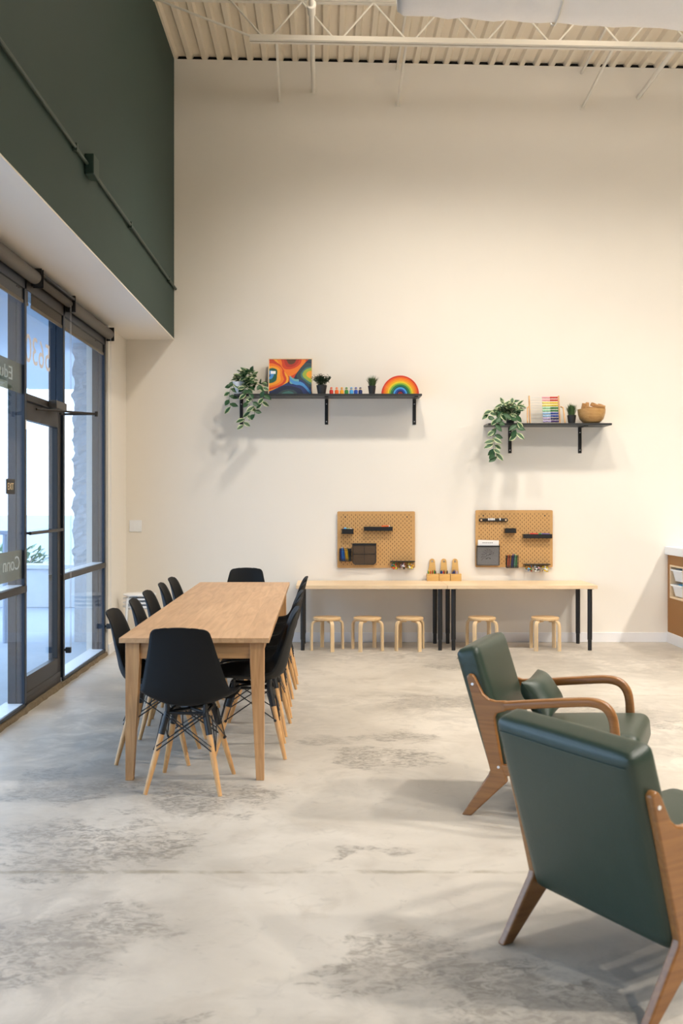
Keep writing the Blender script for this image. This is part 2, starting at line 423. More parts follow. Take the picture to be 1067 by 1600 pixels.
# corrugated roof deck, ribs running towards the back wall
mb = MB(); per = .1524; x = XS-.02; row = []
while x < XR+.1:
    for dx, dz in ((0, 0), (.044, 0), (.062, .04), (.1344, .04)):
        row.append((x+dx, roofz(x+dx)+dz))
    x += per
va = [mb.bm.verts.new((u, YR, v)) for u, v in row]; vb = [mb.bm.verts.new((u, YB+.06, v)) for u, v in row]
for i in range(len(row)-1): mb.bm.faces.new((va[i], va[i+1], vb[i+1], vb[i]))
struct(obj('ceiling', mb, DECK, smooth=False))
mb = MB(); mb.prism([(XS, roofz(XS)-.003), (XR, roofz(XR)-.003), (XR, roofz(XR)+.09), (XS, roofz(XS)+.09)], YB+.03, YB+.06)
struct(obj('trim_1', mb, mat('dark_gap', (.012, .011, .01, 1), .9), smooth=False))
mb = MB(); mb.prism([(XS-.1, roofz(XS)+.1), (XR+.2, roofz(XR)+.1), (XR+.2, 6.5), (XS-.1, 6.5)], YR-.2, YB+.2)
struct(obj('ceiling_roof', mb, mat('roofing', (.1, .1, .1, 1), .9), smooth=False))
# baseboards
mb = MB(); mb.box(XL, 3.455, YB-.014, YB, 0, .098)
struct(obj('baseboard_back', mb, TRIM, bev=.003))
mb = MB(); mb.box(XL, XL+.012, 9.2, YB-.014, 0, .098)
struct(obj('baseboard_left', mb, TRIM, bev=.003))
# rough concrete edge under the storefront
mb = MB()
rr = random.Random(3); y = -2.0; pr = []
while y < 9.2:
    pr.append((y, rr.uniform(-.006, .006), rr.uniform(-.004, .003))); y += .07
pr.append((9.2, 0, 0))
for i in range(len(pr)-1):
    (a, p, q), (b_, p2, q2) = pr[i], pr[i+1]
    v = [(-2.14, a, 0), (-2.0+p, a, .001), (-2.008+p, a, .030+q), (-2.14, a, .034)]; w = [(-2.14, b_, 0), (-2.0+p2, b_, .001), (-2.008+p2, b_, .030+q2), (-2.14, b_, .034)]
    mb._new(v+w, [(0, 1, 5, 4), (1, 2, 6, 5), (2, 3, 7, 6), (3, 0, 4, 7)])
struct(obj('trim_2', mb, mat('dirty_edge', lin(120, 105, 82), .9, noise=.5, nscale=30), smooth=False))

# ------------------------------------------------------------------ storefront windows and door
XI, XO = -2.02, -2.135     # inner and outer plane of the frames
GX = -2.034                # glass
ZT = 3.04
def post(mb, y0, y1, z0=.04, z1=ZT):
    mb.box(XO, XI-.058, y0, y1, z0, z1); mb.box(XI-.056, XI, y0+.001, y1-.001, z0, z1)
def window(name, ya, yb, posts, bar=True, mids=()):
    r = sroot(name)
    mb = MB()
    for p in posts: post(mb, p-.05, p)
    mb.box(XI-.014, XI, ya, yb, .036, .060); mb.box(XO, XI, ya, yb, 2.86, ZT)
    obj('frame', mb, FRAME, r, bev=.003)
    if bar:
        mb = MB(); mb.box(XO, XI+.002, ya, yb, .81, .856); cb = obj('crossbar', mb, FRAMEB, r, bev=.003); mb = MB(); mb.box(XO, GX-.004, ya, yb, .8565, .862); obj('sky_lit_cap', mb, mat('sill_metal', lin(222, 228, 236), .4), cb)  # pale cap puts sky light on the dark bar's top into colour
    mb = MB(); mb.box(XO-.03, XI-.014, ya, yb, .03, .062); obj('sill', mb, mat('sill_metal', lin(222, 228, 236), .4), r, bev=.002)
    mb = MB(); mb.box(GX-.003, GX+.003, ya, yb, .0615, 2.9); obj('pane', mb, GLASS, r, smooth=False)
    return r
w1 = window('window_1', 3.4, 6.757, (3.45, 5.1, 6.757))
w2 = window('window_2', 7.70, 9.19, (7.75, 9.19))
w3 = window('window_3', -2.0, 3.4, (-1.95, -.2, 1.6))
mb = MB(); mb.cbox((XI+.001, 6.735, 1.945), (.002, .02, .065)); obj('sticker', mb, WHITEC, w1)
# door between the two windows
d1 = sroot('door_1')
Y0, Y1 = 6.757, 7.70
mb = MB(); mb.box(XO, XI, Y0, Y1, 2.112, 2.16); mb.box(XO, XI, Y0, Y1, 2.86, ZT)
obj('transom_frame', mb, FRAMEB, d1, bev=.003)
mb = MB(); mb.box(GX-.04-.003, GX-.04+.003, Y0, Y1, 2.15, 2.9); obj('transom_pane', mb, GLASS, d1, smooth=False)
DX0, DX1 = -2.085, -2.038
mb = MB()
mb.box(DX0, DX1, Y0+.004, Y0+.06, .02, 2.108); mb.box(DX0, DX1, Y1-.095, Y1-.004, .02, 2.108)
mb.box(DX0, DX1, Y0+.06, Y1-.095, 1.985, 2.108); mb.box(DX0, DX1, Y0+.06, Y1-.095, .02, .225)
mb.box(DX1-.002, DX1+.006, Y0+.02, Y1-.03, .085, .118)
obj('door_leaf', mb, FRAMEB, d1, bev=.003)
mb = MB(); mb.box(-2.066, -2.060, Y0+.055, Y1-.09, .22, 1.99); obj('door_pane', mb, GLASS, d1, smooth=False)
mb = MB(); mb.tube([(-2.005, Y0+.02, 1.207), (-2.005, Y1-.06, 1.207)], .012); mb.tube([(-2.04, Y0+.06, 1.207), (-2.003, Y0+.06, 1.207)], .008); mb.tube([(-2.04, Y1-.08, 1.207), (-2.003, Y1-.08, 1.207)], .008)
obj('push_bar', mb, FRAMEB, d1)
mb = MB(); mb.box(XO, XI+.01, Y0, Y1, .0, .018); obj('threshold', mb, FRAMEB, d1, bev=.004)
mb = MB(); mb.box(-2.02, -1.955, 7.28, 7.56, 2.105, 2.165); mb.tube([(-1.985, 7.52, 2.105), (-1.985, 7.52, 2.075)], .018)
cl = obj('door_closer', mb, mat('closer_grey', lin(92, 88, 84), .4, metal=.4), d1, bev=.006)
mb = MB(); mb.tube([(-1.985, 7.52, 2.082), (-1.72, 7.50, 2.082)], .009); mb.tube([(-1.72, 7.50, 2.082), (-2.03, 7.02, 2.075)], .008); mb.tube([(-1.72, 7.50, 2.062), (-1.72, 7.50, 2.10)], .012)
obj('closer_arm', mb, FRAMEB, cl)

# vinyl on the glass and the exit plate
def text(body, size, matl, parent, M, name='lettering', ext=.0006, spacing=1.0, fit=None):
    c = bpy.data.curves.new(name, 'FONT'); c.body = body; c.size = size; c.extrude = ext; c.align_x = 'LEFT'; c.space_character = spacing; c.offset = 0
    o = bpy.data.objects.new(name, c); COL.objects.link(o)
    bpy.context.view_layer.update()
    me = bpy.data.meshes.new_from_object(o); bpy.data.objects.remove(o); me.materials.clear(); me.materials.append(matl)
    xs = [v.co.x for v in me.vertices]; ys = [v.co.y for v in me.vertices]
    x0, x1, y0, y1 = min(xs), max(xs), min(ys), max(ys)
    if fit:
        for v in me.vertices:
            v.co.x = (v.co.x-x0)/(x1-x0)*fit[0]; v.co.y = (v.co.y-y0)/(y1-y0)*fit[1]
    else:
        for v in me.vertices: v.co.x -= x0; v.co.y -= y0
    o = bpy.data.objects.new(name, me); COL.objects.link(o); o.matrix_local = M
    if parent: o.parent = parent
    return o
def face_px(p):   # readable from inside the room (faces +X)
    return Matrix(((0, 0, 1, p[0]), (1, 0, 0, p[1]), (0, 1, 0, p[2]), (0, 0, 0, 1)))
def face_mx(p):   # readable from the street (faces -X)
    return Matrix(((0, 0, -1, p[0]), (-1, 0, 0, p[1]), (0, 1, 0, p[2]), (0, 0, 0, 1)))
VINYL = glassy('peach_vinyl', (1, .80, .64, 1), 1.2, haze=.6, hazecol=lin(250, 216, 188), lit=True)
num = text('5630', .26, VINYL, None, face_mx((GX-.0445, 7.535, 2.40)), 'street_number', fit=(.62, .2))
tag(num, 'peach vinyl street number 5630 on the glass above the door', 'street number')
BAND = glassy('taupe_vinyl', (.62, .56, .46, 1), 1.3, haze=.5, hazecol=lin(120, 110, 84), lit=True)
LETW = mat('vinyl_white', lin(226, 222, 210), .6)
for nm, z0, z1, body, fit, lab in (('vinyl_band', 2.149, 2.347, 'Edu', (.25, .085), 'upper taupe vinyl band with white Edu lettering on the near window'),
                              ('vinyl_band', .905, 1.10, 'Conn', (.34, .09), 'lower taupe vinyl band with white Conn lettering on the near window')):
    t = thing(nm, lab, 'window decal', (GX-.0062, 6.0, z0), 0, 'vinyl bands on the near window')
    mb = MB(); mb.box(-.0006, .0006, -.85, .705, 0, z1-z0); obj('band', mb, BAND, t, smooth=False)
    yl = 6.50 if body == 'Edu' else 6.655
    text(body, .1, LETW, t, face_mx((.0014, yl-6.0, (z1-z0)*.35)), fit=fit)
t = thing('exit_sign', 'small black EXIT plate stuck to the near window', 'sign', (GX+.0045, 6.435, 1.473))
mb = MB(); mb.box(-.001, .001, -.092, .092, 0, .098); obj('plate', mb, BLACKC, t, bev=.0008)
text('EXIT', .06, mat('sign_cream', lin(240, 215, 170), .5), t, face_px((.0016, -.060, .028)), fit=(.12, .044))

# roller blinds
def blind(y0, y1, label, fas, chains):
    t = thing('roller_blind', label, 'roller blind', (-2.0, (y0+y1)/2, 2.9), 0, 'roller blinds along the storefront')
    a, b = y0-(y0+y1)/2, y1-(y0+y1)/2
    mb = MB()
    mb.lathe([(.001, a), (.03, a), (.03, b), (.001, b)] if not fas else [(.001, a), (.046, a), (.046, b), (.001, b)], 20)
    for v in mb.bm.verts: v.co = Vector((v.co.x+.01, v.co.z, v.co.y+.062))
    obj('roller_tube', mb, mat('taupe_cassette', lin(104, 97, 87), .55) if fas else FABRICB, t)
    mb = MB(); mb.box(-.035, -.033, a+.015, b-.015, -.118, .05); fb = obj('fabric', mb, FABRICB, t)
    mb = MB(); mb.box(-.04, -.028, a+.015, b-.015, -.138, -.114); obj('hem_bar', mb, mat('hem_taupe', lin(120, 110, 96), .7), fb, bev=.004)
    for e in (a, b):
        mb = MB(); mb.box(-.015, .058, e-.003, e+.003, .0, .125); obj('bracket', mb, BLACKM, t, bev=.002)
    if not fas:
        mb = MB(); mb.box(.0, .056, a+.003, b-.003, .085, .105); obj('head_rail', mb, BLACKM, t, bev=.002)
    if chains:
        mb = MB()
        for dx in (0, .028): mb.tube([(.03, b-.012-dx, .07), (.03, b-.012-dx, -2.62)], .0012, 6)
        ch = obj('bead_chain', mb, mat('chain_grey', lin(205, 203, 198), .5), t)
        mb = MB(); mb.cbox((.012, b-.025, -2.63), (.04, .035, .045)); mb.tube([(-.02, b-.025, -2.63), (.03, b-.025, -2.63)], .01)
        obj('chain_tensioner', mb, BLACKM, ch, bev=.004)
    return t
blind(3.6, 6.84, 'roller blind over the near window, with a taupe cassette', True, False)
blind(6.885, 7.755, 'narrow roller blind over the glass door', False, True)
blind(7.775, 9.195, 'roller blind over the window beside the back wall', True, True)

# ------------------------------------------------------------------ outside the glass
PAVE = mat('pale_paving', lin(158, 172, 186), .8, noise=.08, nscale=4)
mb = MB(); mb.box(-60, -2.14, -30, 90, -.12, -.02); struct(obj('sidewalk', mb, PAVE))
mb = MB(); mb.box(-4.3, -2.32, -8, 14.5, 3.04, 3.4); struct(obj('exterior_canopy', mb, mat('canopy_grey', lin(172, 186, 202), .8)))
mb = MB(); rr = random.Random(5)
# rough-faced masonry pier beside the storefront
n = 70; m2 = 8
def pier(face):
    rows = []
    for i in range(n+1):
        z = .72+2.32*i/n; rows.append([])
        for k in range(m2+1):
            q = k/m2; j = rr.uniform(-.012, .012)+.012*math.sin(i*.9+k)
            rows[-1].append(mb.bm.verts.new((-2.575+q*.42+(j if k < m2 else 0), 10.2+rr.uniform(-.015, .015), z) if face else (-2.575+j, 10.2+q*.55, z)))
    for i in range(n):
        for k in range(m2): mb.bm.faces.new((rows[i][k], rows[i][k+1], rows[i+1][k+1], rows[i+1][k]))
    return rows
pa = pier(True); pb = pier(False)
for i in range(n+1): pb[i][0].co = pa[i][0].co
mb.box(-2.56, -2.15, 10.19, 10.76, -.02, .72)
struct(obj('exterior_pillar', mb, mat('rough_masonry', lin(176, 180, 186), .9, noise=.12, nscale=20, bump=.9, bscale=28), smooth=False))
mb = MB(); mb.box(-6.2, -3.0, 13.4, 13.65, -.02, .5); mb.box(-6.25, -2.95, 13.36, 13.69, .5, .56)
tag(obj('planter_wall', mb, mat('planter_stone', lin(186, 194, 204), .85, noise=.1, nscale=10), bev=.01), 'low pale planter wall outside beyond the glass door', 'planter wall')
def leafquad(mb, p, d, up, L, W):
    d = d.normalized(); s_ = d.cross(up)
    if s_.length < 1e-4: s_ = d.cross(Vector((1, 0, 0)))
    s_.normalize(); nn = s_.cross(d)
    rows = []
    for t, w in ((0, .12), (.28, .85), (.55, 1), (.8, .6), (1, .03)):
        c = p+d*L*t-nn*L*.22*t*t
        rows.append([mb.bm.verts.new(c+s_*W*w*q+nn*W*.25*abs(q)) for q in (-1, -.62, 0, .62, 1)])
    k = mb.mi
    for a, b in zip(rows, rows[1:]):
        for i in range(4):
            f = mb.bm.faces.new((a[i], a[i+1], b[i+1], b[i])); f.material_index = (1 if (i in (0, 3) and k == 1) else 0)
SHRUBM = mat('shrub_leaf', lin(96, 140, 110), .6, noise=.25, nscale=8)
for i, (x, y, r, lab) in enumerate(((-4.55, 14.5, .62, 'leafy green shrub outside, behind the planter wall and seen through the glass door'),
                               (-3.15, 14.35, .5, 'leafy green shrub outside, beside the masonry pier'))):
    rr = random.Random(20+i)
    t = thing('outdoor_shrub', lab, 'shrub', (x, y, -.02), 0, 'shrubs outside the storefront')
    mb = MB()
    for k in range(420):
        a, c = rr.uniform(0, 2*PI), rr.uniform(-.5, 1); q = r*rr.uniform(.55, 1)
        sn = math.sqrt(1-c*c); d = Vector((sn*math.cos(a), sn*math.sin(a), c))
        leafquad(mb, Vector((0, 0, r*.62))+Vector((d.x*q, d.y*q, d.z*q*.75)), d+Vector((rr.uniform(-.6, .6), rr.uniform(-.6, .6), rr.uniform(-.3, .6))), Vector((0, 0, 1)), .1, .03)
    obj('foliage', mb, SHRUBM, t, solid=-1)
    mb = MB()
    for k in range(5):
        a = k*1.3; mb.tube([(0, 0, 0), (.15*math.cos(a), .15*math.sin(a), .3), (.3*math.cos(a), .3*math.sin(a), .62)], [.02, .013, .006], 6)
    obj('stem', mb, BROWN, t)
t = thing('hand_rail', 'short metal handrail outside the near window', 'handrail', (-3.24, 10.1, -.02))
mb = MB(); mb.tube([(0, 0, 0), (0, 0, 1.12)], .025); obj('post', mb, mat('rail_grey', lin(130, 150, 175), .5), t)
mb = MB(); mb.box(-.9, .06, -.03, .03, 1.1, 1.14); obj('rail', mb, MATS['rail_grey'], t, bev=.008)

# ------------------------------------------------------------------ roof steel, pipes, duct, conduit
JY = 8.77
def jz(x): return 5.505-.0197*(x+.66)
t = thing('roof_joist', 'white open web steel joist under the corrugated roof', 'joist', (0, 0, 0))
JX0, JX1 = -.66, XR-.01
mb = MB()
for dy0, dy1 in ((-.045, -.010), (.010, .045)):
    mb.prism([(JX0, jz(JX0)-.03), (JX1, jz(JX1)-.03), (JX1, jz(JX1)-.023), (JX0, jz(JX0)-.023)], JY+dy0, JY+dy1)
for dy in (-.013, .009):
    mb.prism([(JX0, jz(JX0)-.03), (JX1, jz(JX1)-.03), (JX1, jz(JX1)+.028), (JX0, jz(JX0)+.028)], JY+dy, JY+dy+.004)
obj('bottom_chord', mb, STEEL, t, smooth=False)
tz = lambda x: roofz(x)-.03
mb = MB()
for dy0, dy1 in ((-.05, -.010), (.010, .05)):
    mb.prism([(XS, tz(XS)), (JX1, tz(JX1)), (JX1, tz(JX1)+.027), (XS, tz(XS)+.027)], JY+dy0, JY+dy1)
obj('top_chord', mb, STEEL, t, smooth=False)
bn = [(px-507)*JY/F for px in (417, 528, 641, 754, 865, 975, 1086, 1197, 1308, 1419)]
for i, x in enumerate(bn):
    for sgn in (-1, 1):
        mb = MB(); mb.tube([(x+sgn*.045, JY, jz(x)+.02), (x+sgn*.32, JY, tz(x)+.005)], .0085, 8)
        obj('web_rod', mb, STEEL, t)
mb = MB(); mb.tube([(JX0+.02, JY, jz(JX0)+.01), (XS+.02, JY, tz(XS)-.0)], .011, 8); obj('end_web', mb, STEEL, t)
for i, (wx, wz, px_, lab) in enumerate(((-.452, 5.4555, -.425, 'white steel brace rod between joist and wall, nearest the green wall'),
                                (.736, 5.4235, .722, 'white steel brace rod between joist and wall, second rod from the green wall'),
                                (2.60, 5.391, 2.55, 'white steel brace rod between joist and wall, third rod from the green wall'))):
    t = thing('brace_rod', lab, 'brace rod', (0, 0, 0), 0, 'brace rods from the joist to the back wall')
    mb = MB(); mb.sweep([(px_, JY+.04, jz(px_)-.015), (wx, D-.004, wz)], [(.028, .022)]*2, Vector((1, 0, 0)), .1); obj('rod', mb, STEEL, t)
    mb = MB(); mb.cbox((wx, D-.003, wz), (.05, .006, .05)); obj('wall_plate', mb, STEEL, t)
for wx, wz, lab in ((.73, 5.775, 'short white brace high under the roof ribs, left one of two'), (2.59, 5.74, 'short white brace high under the roof ribs, right one of two')):
    mb = MB(); mb.sweep([(wx, JY+.05, tz(wx)+.01), (wx, D-.002, wz)], [(.022, .022)]*2, Vector((1, 0, 0)), .1)
    tag(obj('upper_brace', mb, STEEL), lab, 'brace rod', 'upper braces')
t = thing('sprinkler_pipe', 'white sprinkler pipe with a coupling running into the back wall', 'pipe', (-.11, 0, 5.55))
mb = MB(); mb.tube([(0, 1.0, 0), (0, D-.001, 0)], .022, 14); obj('pipe', mb, STEEL, t)
mb = MB(); mb.tube([(0, 8.28, 0), (0, 8.42, 0)], .034, 14); mb.tube([(0, 8.26, 0), (0, 8.30, 0)], .04, 14); obj('coupling', mb, STEEL, t)
mb = MB(); mb.tube([(0, D-.008, 0), (0, D-.001, 0)], .04, 14); obj('collar', mb, STEEL, t)
mb = MB(); mb.tube([(3.14, 8.0, 5.50), (3.163, D-.001, 5.488)], .022, 12)
tag(obj('conduit_pipe', mb, STEEL), 'white pipe into the back wall near the right of the roof steel', 'pipe')
# insulated duct
t = thing('air_duct', 'large white insulation wrapped air duct hung under the roof', 'air duct', (0, 6.85, 5.0))
mb = MB(); rr = random.Random(9); N = 60; pts = []; rs = []
for i in range(N+1):
    x = .56+i*(XR-.6-.56)/N
    r = .262+rr.uniform(-.009, .010)
    zc = .085-.052*x
    if i == 0: pts.append((x-.05, 0, zc)); rs.append(.235)
    pts.append((x, 0, zc)); rs.append(r)
mb.tube(pts, rs, 36); dct = obj('duct_wrap', mb, CLOUD, t, angle=60)
for x in (1.6, 3.4, 5.4):
    mb = MB()
    zc = .085-.052*x
    mb.tube([(x, -.275, roofz(x)-5.0), (x, -.275, zc)]+[(x, -.276*math.cos(a*PI/10), zc-.276*math.sin(a*PI/10)) for a in range(1, 10)]+[(x, .275, zc), (x, .275, roofz(x)-5.0)], .006, 6); obj('hanger_strap', mb, STEEL, t)
# conduit on the green bulkhead
CG = mat('green_conduit', lin(52, 68, 60), .45)
t = thing('wall_conduit', 'thin green painted conduit along the dark green upper wall', 'conduit', (XS+.017, 0, 3.56))
mb = MB(); mb.tube([(0, -2, 0), (0, D-.001, 0)], .012, 10); obj('conduit', mb, CG, t)
mb = MB(); mb.cbox((.014, 6.36, 0), (.06, .15, .13)); jb = obj('junction_box', mb, mat('box_green', lin(34, 58, 50), .5), t, bev=.006)
for y in (4.2, 6.0, 7.7, 9.6):
    mb = MB(); mb.cbox((-.002, y, 0), (.03, .03, .05)); obj('pipe_clip', mb, CG, t, bev=.003)

# ------------------------------------------------------------------ dining table
TL, TW, TH = 3.42, .765, .733
t = thing('dining_table', 'long oak dining table with tapered legs, surrounded by black chairs', 'table', (-.672, 5.07+TL/2, 0), math.radians(.25))
mb = MB(); mb.box(-TW/2, TW/2, -TL/2, TL/2, TH-.026, TH); obj('tabletop', mb, OAK, t, bev=.002)
for sx in (-1, 1):
    for sy in (-1, 1):
        mb = MB(); a = TW/2-.028; b = TL/2-.025; w = .072
        v = []
        for (z, ww) in ((0, .040), (TH-.13, w), (TH-.0265, w)):
            v += [(sx*a, sy*b, z), (sx*(a-ww), sy*b, z), (sx*(a-ww), sy*(b-ww), z), (sx*a, sy*(b-ww), z)]
        mb._new(v, [(0, 1, 2, 3), (8, 9, 10, 11)]+[(k*4+i, k*4+(i+1) % 4, k*4+4+(i+1) % 4, k*4+4+i) for k in range(2) for i in range(4)])
        obj('leg', mb, OAKZ, t, bev=.002)
a, b = TW/2-.1, TL/2-.1
for sy in (-1, 1):
    mb = MB(); mb.box(-a-.0005, a+.0005, sy*(b+.045)-.011, sy*(b+.045)+.011, TH-.112, TH-.0265); obj('apron', mb, OAKX, t, bev=.001)
for sx in (-1, 1):
    mb = MB(); mb.box(sx*(a+.045)-.011, sx*(a+.045)+.011, -b-.0005, b+.0005, TH-.112, TH-.0265); obj('apron', mb, OAK, t, bev=.001)

# ------------------------------------------------------------------ moulded dining chairs
def make_chair(label, loc, rz, group):
    t = thing('dining_chair', label, 'chair', loc, rz, group)
    prof = [(.235, .388, .165, .0), (.228, .415, .200, .004), (.195, .436, .222, .016), (.12, .438, .230, .034), (.03, .428, .232, .048), (-.06, .420, .232, .058), (-.13, .424, .230, .068),
            (-.18, .450, .226, .074), (-.208, .50, .216, .070), (-.224, .57, .198, .058), (-.242, .65, .178, .048), (-.258, .73, .160, .038), (-.269, .780, .150, .028), (-.275, .804, .142, .020), (-.279, .817, .128, .014), (-.281, .8225, .109, .010), (-.282, .8245, .085, .008)]
    pv = smoothpath([(p[0], p[1], 0) for p in prof], 3); pw = smoothpath([(p[2], p[3], 0) for p in prof], 3)
    NU = 17; mb = MB(); grid = []
    for i in range(len(pv)):
        a = pv[min(i+1, len(pv)-1)]-pv[max(i-1, 0)]; a.normalize()
        nrm = Vector((a.y, -a.x)) if True else None   # towards the sitter
        # concave side: up for the seat, forward for the back
        nrm = Vector((a.y, -a.x))
        if nrm.y < -.2 or (abs(nrm.y) <= .2 and nrm.x < 0): nrm = -nrm
        if i == 0: nrm = Vector((0, 1))
        row = []
        for j in range(NU):
            u = -1+2*j/(NU-1); u = math.copysign(abs(u)**.9, u)
            l = pw[i].y*abs(u)**2.2
            row.append(mb.bm.verts.new((pw[i].x*u, pv[i].x+nrm.x*l, pv[i].y+nrm.y*l-(max(0, pv[i].y-.60)*.045*u*u))))
        grid.append(row)
    for a, b in zip(grid, grid[1:]):
        for j in range(NU-1): mb.bm.faces.new((a[j], a[j+1], b[j+1], b[j]))
    obj('seat_shell', mb, BLACKP, t, solid=.007, angle=180)
    tops = {}; feet = {}
    for sx in (-1, 1):
        for sy in (-1, 1):
            top = Vector((sx*.095, sy*.10-.01, .385)); ft = Vector((sx*.185, sy*.198, 0))
            tops[sx, sy] = top; feet[sx, sy] = ft
            d = ft-top
            mb = MB(); mb.tube([top+d*.24, top+d*.62, ft], [.0150, .0150, .0105], 12); lg = obj('leg', mb, BEECH, t)
            mb = MB(); mb.tube([top, top+d*.27], .0165, 12); obj('leg_socket', mb, BLACKM, lg)
    mb = MB()
    order = [(-1, -1), (1, -1), (1, 1), (-1, 1)]
    for k in range(4):
        p, q = order[k], order[(k+1) % 4]
        out = Vector(((p[0]+q[0]) / 2*.018, (p[1]+q[1])/2*.018, 0))
        for (m_, n_) in ((p, q), (q, p)):
            lo = tops[m_].lerp(feet[m_], .46); hi = tops[n_].lerp(feet[n_], .03)
            mb.tube([lo+out, hi+out], .0034, 6)
            if k in (0, 2): mb.tube([lo+out+Vector((0, 0, .022)), hi+out+Vector((0, 0, .014))], .0028, 6)
    for p in order:
        lo = tops[p].lerp(feet[p], .46); hi = tops[p].lerp(feet[p], .04); s_ = Vector((p[0]*.016, -p[1]*.012, 0))
        mb.tube([lo+s_, hi+s_*1.6], .003, 6); mb.ball(lo+s_*.6, .009, 6)
    for a, b in ((0, 1), (1, 2), (2, 3), (3, 0)): mb.tube([tops[order[a]]+Vector((0, 0, -.004)), tops[order[b]]+Vector((0, 0, -.004))], .008, 8)
    mb.tube([tops[-1, -1], tops[1, 1]], .009, 8); mb.tube([tops[1, -1], tops[-1, 1]], .009, 8)
    for p in order: mb.tube([tops[p]+Vector((0, 0, -.01)), tops[p]+Vector((0, 0, .045))], .012, 8)
    obj('wire_base', mb, BLACKM, t)
    return t
G = 'black chairs around the oak table'
ch = make_chair('black moulded chair at the near end of the oak table, its back to the viewer', (-.675, 5.036, 0), math.radians(-4.5), G)
for (y, x, a, lab) in ((5.57, -.925, -2, 'black moulded chair on the window side of the oak table, first from its near end'),
                  (6.15, -.915, 2, 'black moulded chair on the window side of the oak table, second from its near end'),
                  (6.70, -.93, -1, 'black moulded chair on the window side of the oak table, third from its near end'),
                  (7.33, -.935, 2, 'black moulded chair on the window side of the oak table, fourth from its near end'),
                  (7.84, -.94, -2, 'black moulded chair on the window side of the oak table, last before the back wall')):
    dup(ch, (x, y, 0), math.radians(-90+a), lab)
for (y, x, a, lab) in ((5.68, -.425, 3, 'black moulded chair on the armchair side of the oak table, first from its near end'),
                  (6.22, -.425, -2, 'black moulded chair on the armchair side of the oak table, second from its near end'),
                  (6.72, -.425, 2, 'black moulded chair on the armchair side of the oak table, third from its near end'),
                  (7.36, -.42, -2, 'black moulded chair on the armchair side of the oak table, fourth from its near end'),
                  (7.92, -.415, 2, 'black moulded chair on the armchair side of the oak table, last before the back wall')):
    dup(ch, (x, y, 0), math.radians(90+a), lab)
dup(ch, (-.70, 8.66, 0), math.radians(180), 'black moulded chair at the far end of the oak table, facing the viewer')

# ------------------------------------------------------------------ kids' work tables along the back wall
ZC = .622
for x0, x1, lab in ((-.27, 1.163, 'pale wood work table with black legs, behind the dining table end'), (1.167, 2.59, 'pale wood work table with black legs, towards the reception counter')):
    t = thing('work_table', lab, 'table', ((x0+x1)/2, 9.735, 0), 0, 'low work tables along the back wall')
    w = (x1-x0)/2
    mb = MB(); mb.box(-w, w, -.295, .285, ZC-.034, ZC); obj('tabletop', mb, BIRCHX, t, bev=.0015)
    for sx in (-1, 1):
        for y in (-.245, .20):
            mb = MB(); c = (sx*(w-.062), y, 0)
            mb.lathe([(.0, 0), (.019, 0), (.019, .10), (.0225, .102), (.0225, ZC-.04), (.04, ZC-.038), (.04, ZC-.0345), (0, ZC-.0345)][1:-1], 16, c); obj('leg', mb, BLACKM, t)

def make_stool(label, loc, rz, group):
    t = thing('wooden_stool', label, 'stool', loc, rz, group)
    H = .313; R = .132
    mb = MB(); mb.lathe([(R-.004, H-.024), (R, H-.02), (R, H-.004), (R-.004, H)], 36); obj('seat', mb, wood('stool_seat', lin(224, 192, 148), lin(208, 172, 124), .5, axis=0, scale=2) if 'stool_seat' not in MATS else MATS['stool_seat'], t)
    for k in range(4):
        a = k*PI/2-PI/2
        u = Vector((math.cos(a), math.sin(a), 0)); lat = Vector((-math.sin(a), math.cos(a), 0))
        pr = [(.05, H-.034), (.10, H-.034), (.125, H-.037), (.142, H-.047), (.152, H-.064), (.155, H-.09), (.156, .1), (.157, 0)]
        mb = MB(); mb.sweep([u*r+Vector((0, 0, z)) for r, z in pr], [(.019, .036)]*len(pr), lat, .12); obj('leg', mb, BIRCH, t)
    return t
G = 'birch stools under the work tables'
st = make_stool('round birch stool under the work tables, first from the dining table', ((511-507)*9.53/F, 9.53, 0), math.radians(18), G)
for px, a, y, lab in ((574, -28, 9.52, 'round birch stool under the work tables, second from the dining table'), (640, 32, 9.53, 'round birch stool beside the middle black table legs, third from the dining table'),
                 (753, -35, 9.54, 'round birch stool partly hidden behind the green armchair back'), (852, 45, 9.54, 'round birch stool under the work tables, nearest the reception counter')):
    dup(st, ((px-507)*9.53/F, y, 0), math.radians(a), lab)

# white stacking stools in the corner
def make_white(label, loc, rz, group):
    t = thing('stacking_stool', label, 'stool', loc, rz, group)
    H = .42; R = .158
    mb = MB(); mb.lathe([(R-.006, H-.016), (R, H-.012), (R, H-.004), (R-.006, H)], 32); obj('seat', mb, WHITEP, t)
    for k in range(4):
        a = k*PI/2+PI/4; u = Vector((math.cos(a), math.sin(a), 0))
        mb = MB(); mb.tube(smoothpath([u*.04+Vector((0, 0, H-.027)), u*.13+Vector((0, 0, H-.027)), u*.158+Vector((0, 0, H-.04)), u*.168+Vector((0, 0, H-.075)), u*.185+Vector((0, 0, .01))], 5), .0095, 10); obj('leg', mb, WHITEM, t)
    return t
G = 'stack of white stools in the corner'
ws = make_white('white stacking stool in the corner, bottom of its stack', (-1.785, 9.6, 0), .15, G)
for k, lab in enumerate(('white stacking stool in the corner, second from the bottom of its stack', 'white stacking stool in the corner, second from the top of its stack', 'white stacking stool in the corner, topmost of its stack')):
    dup(ws, (-1.785+.002*k, 9.6, .037*(k+1)), .15+.02*k, lab)

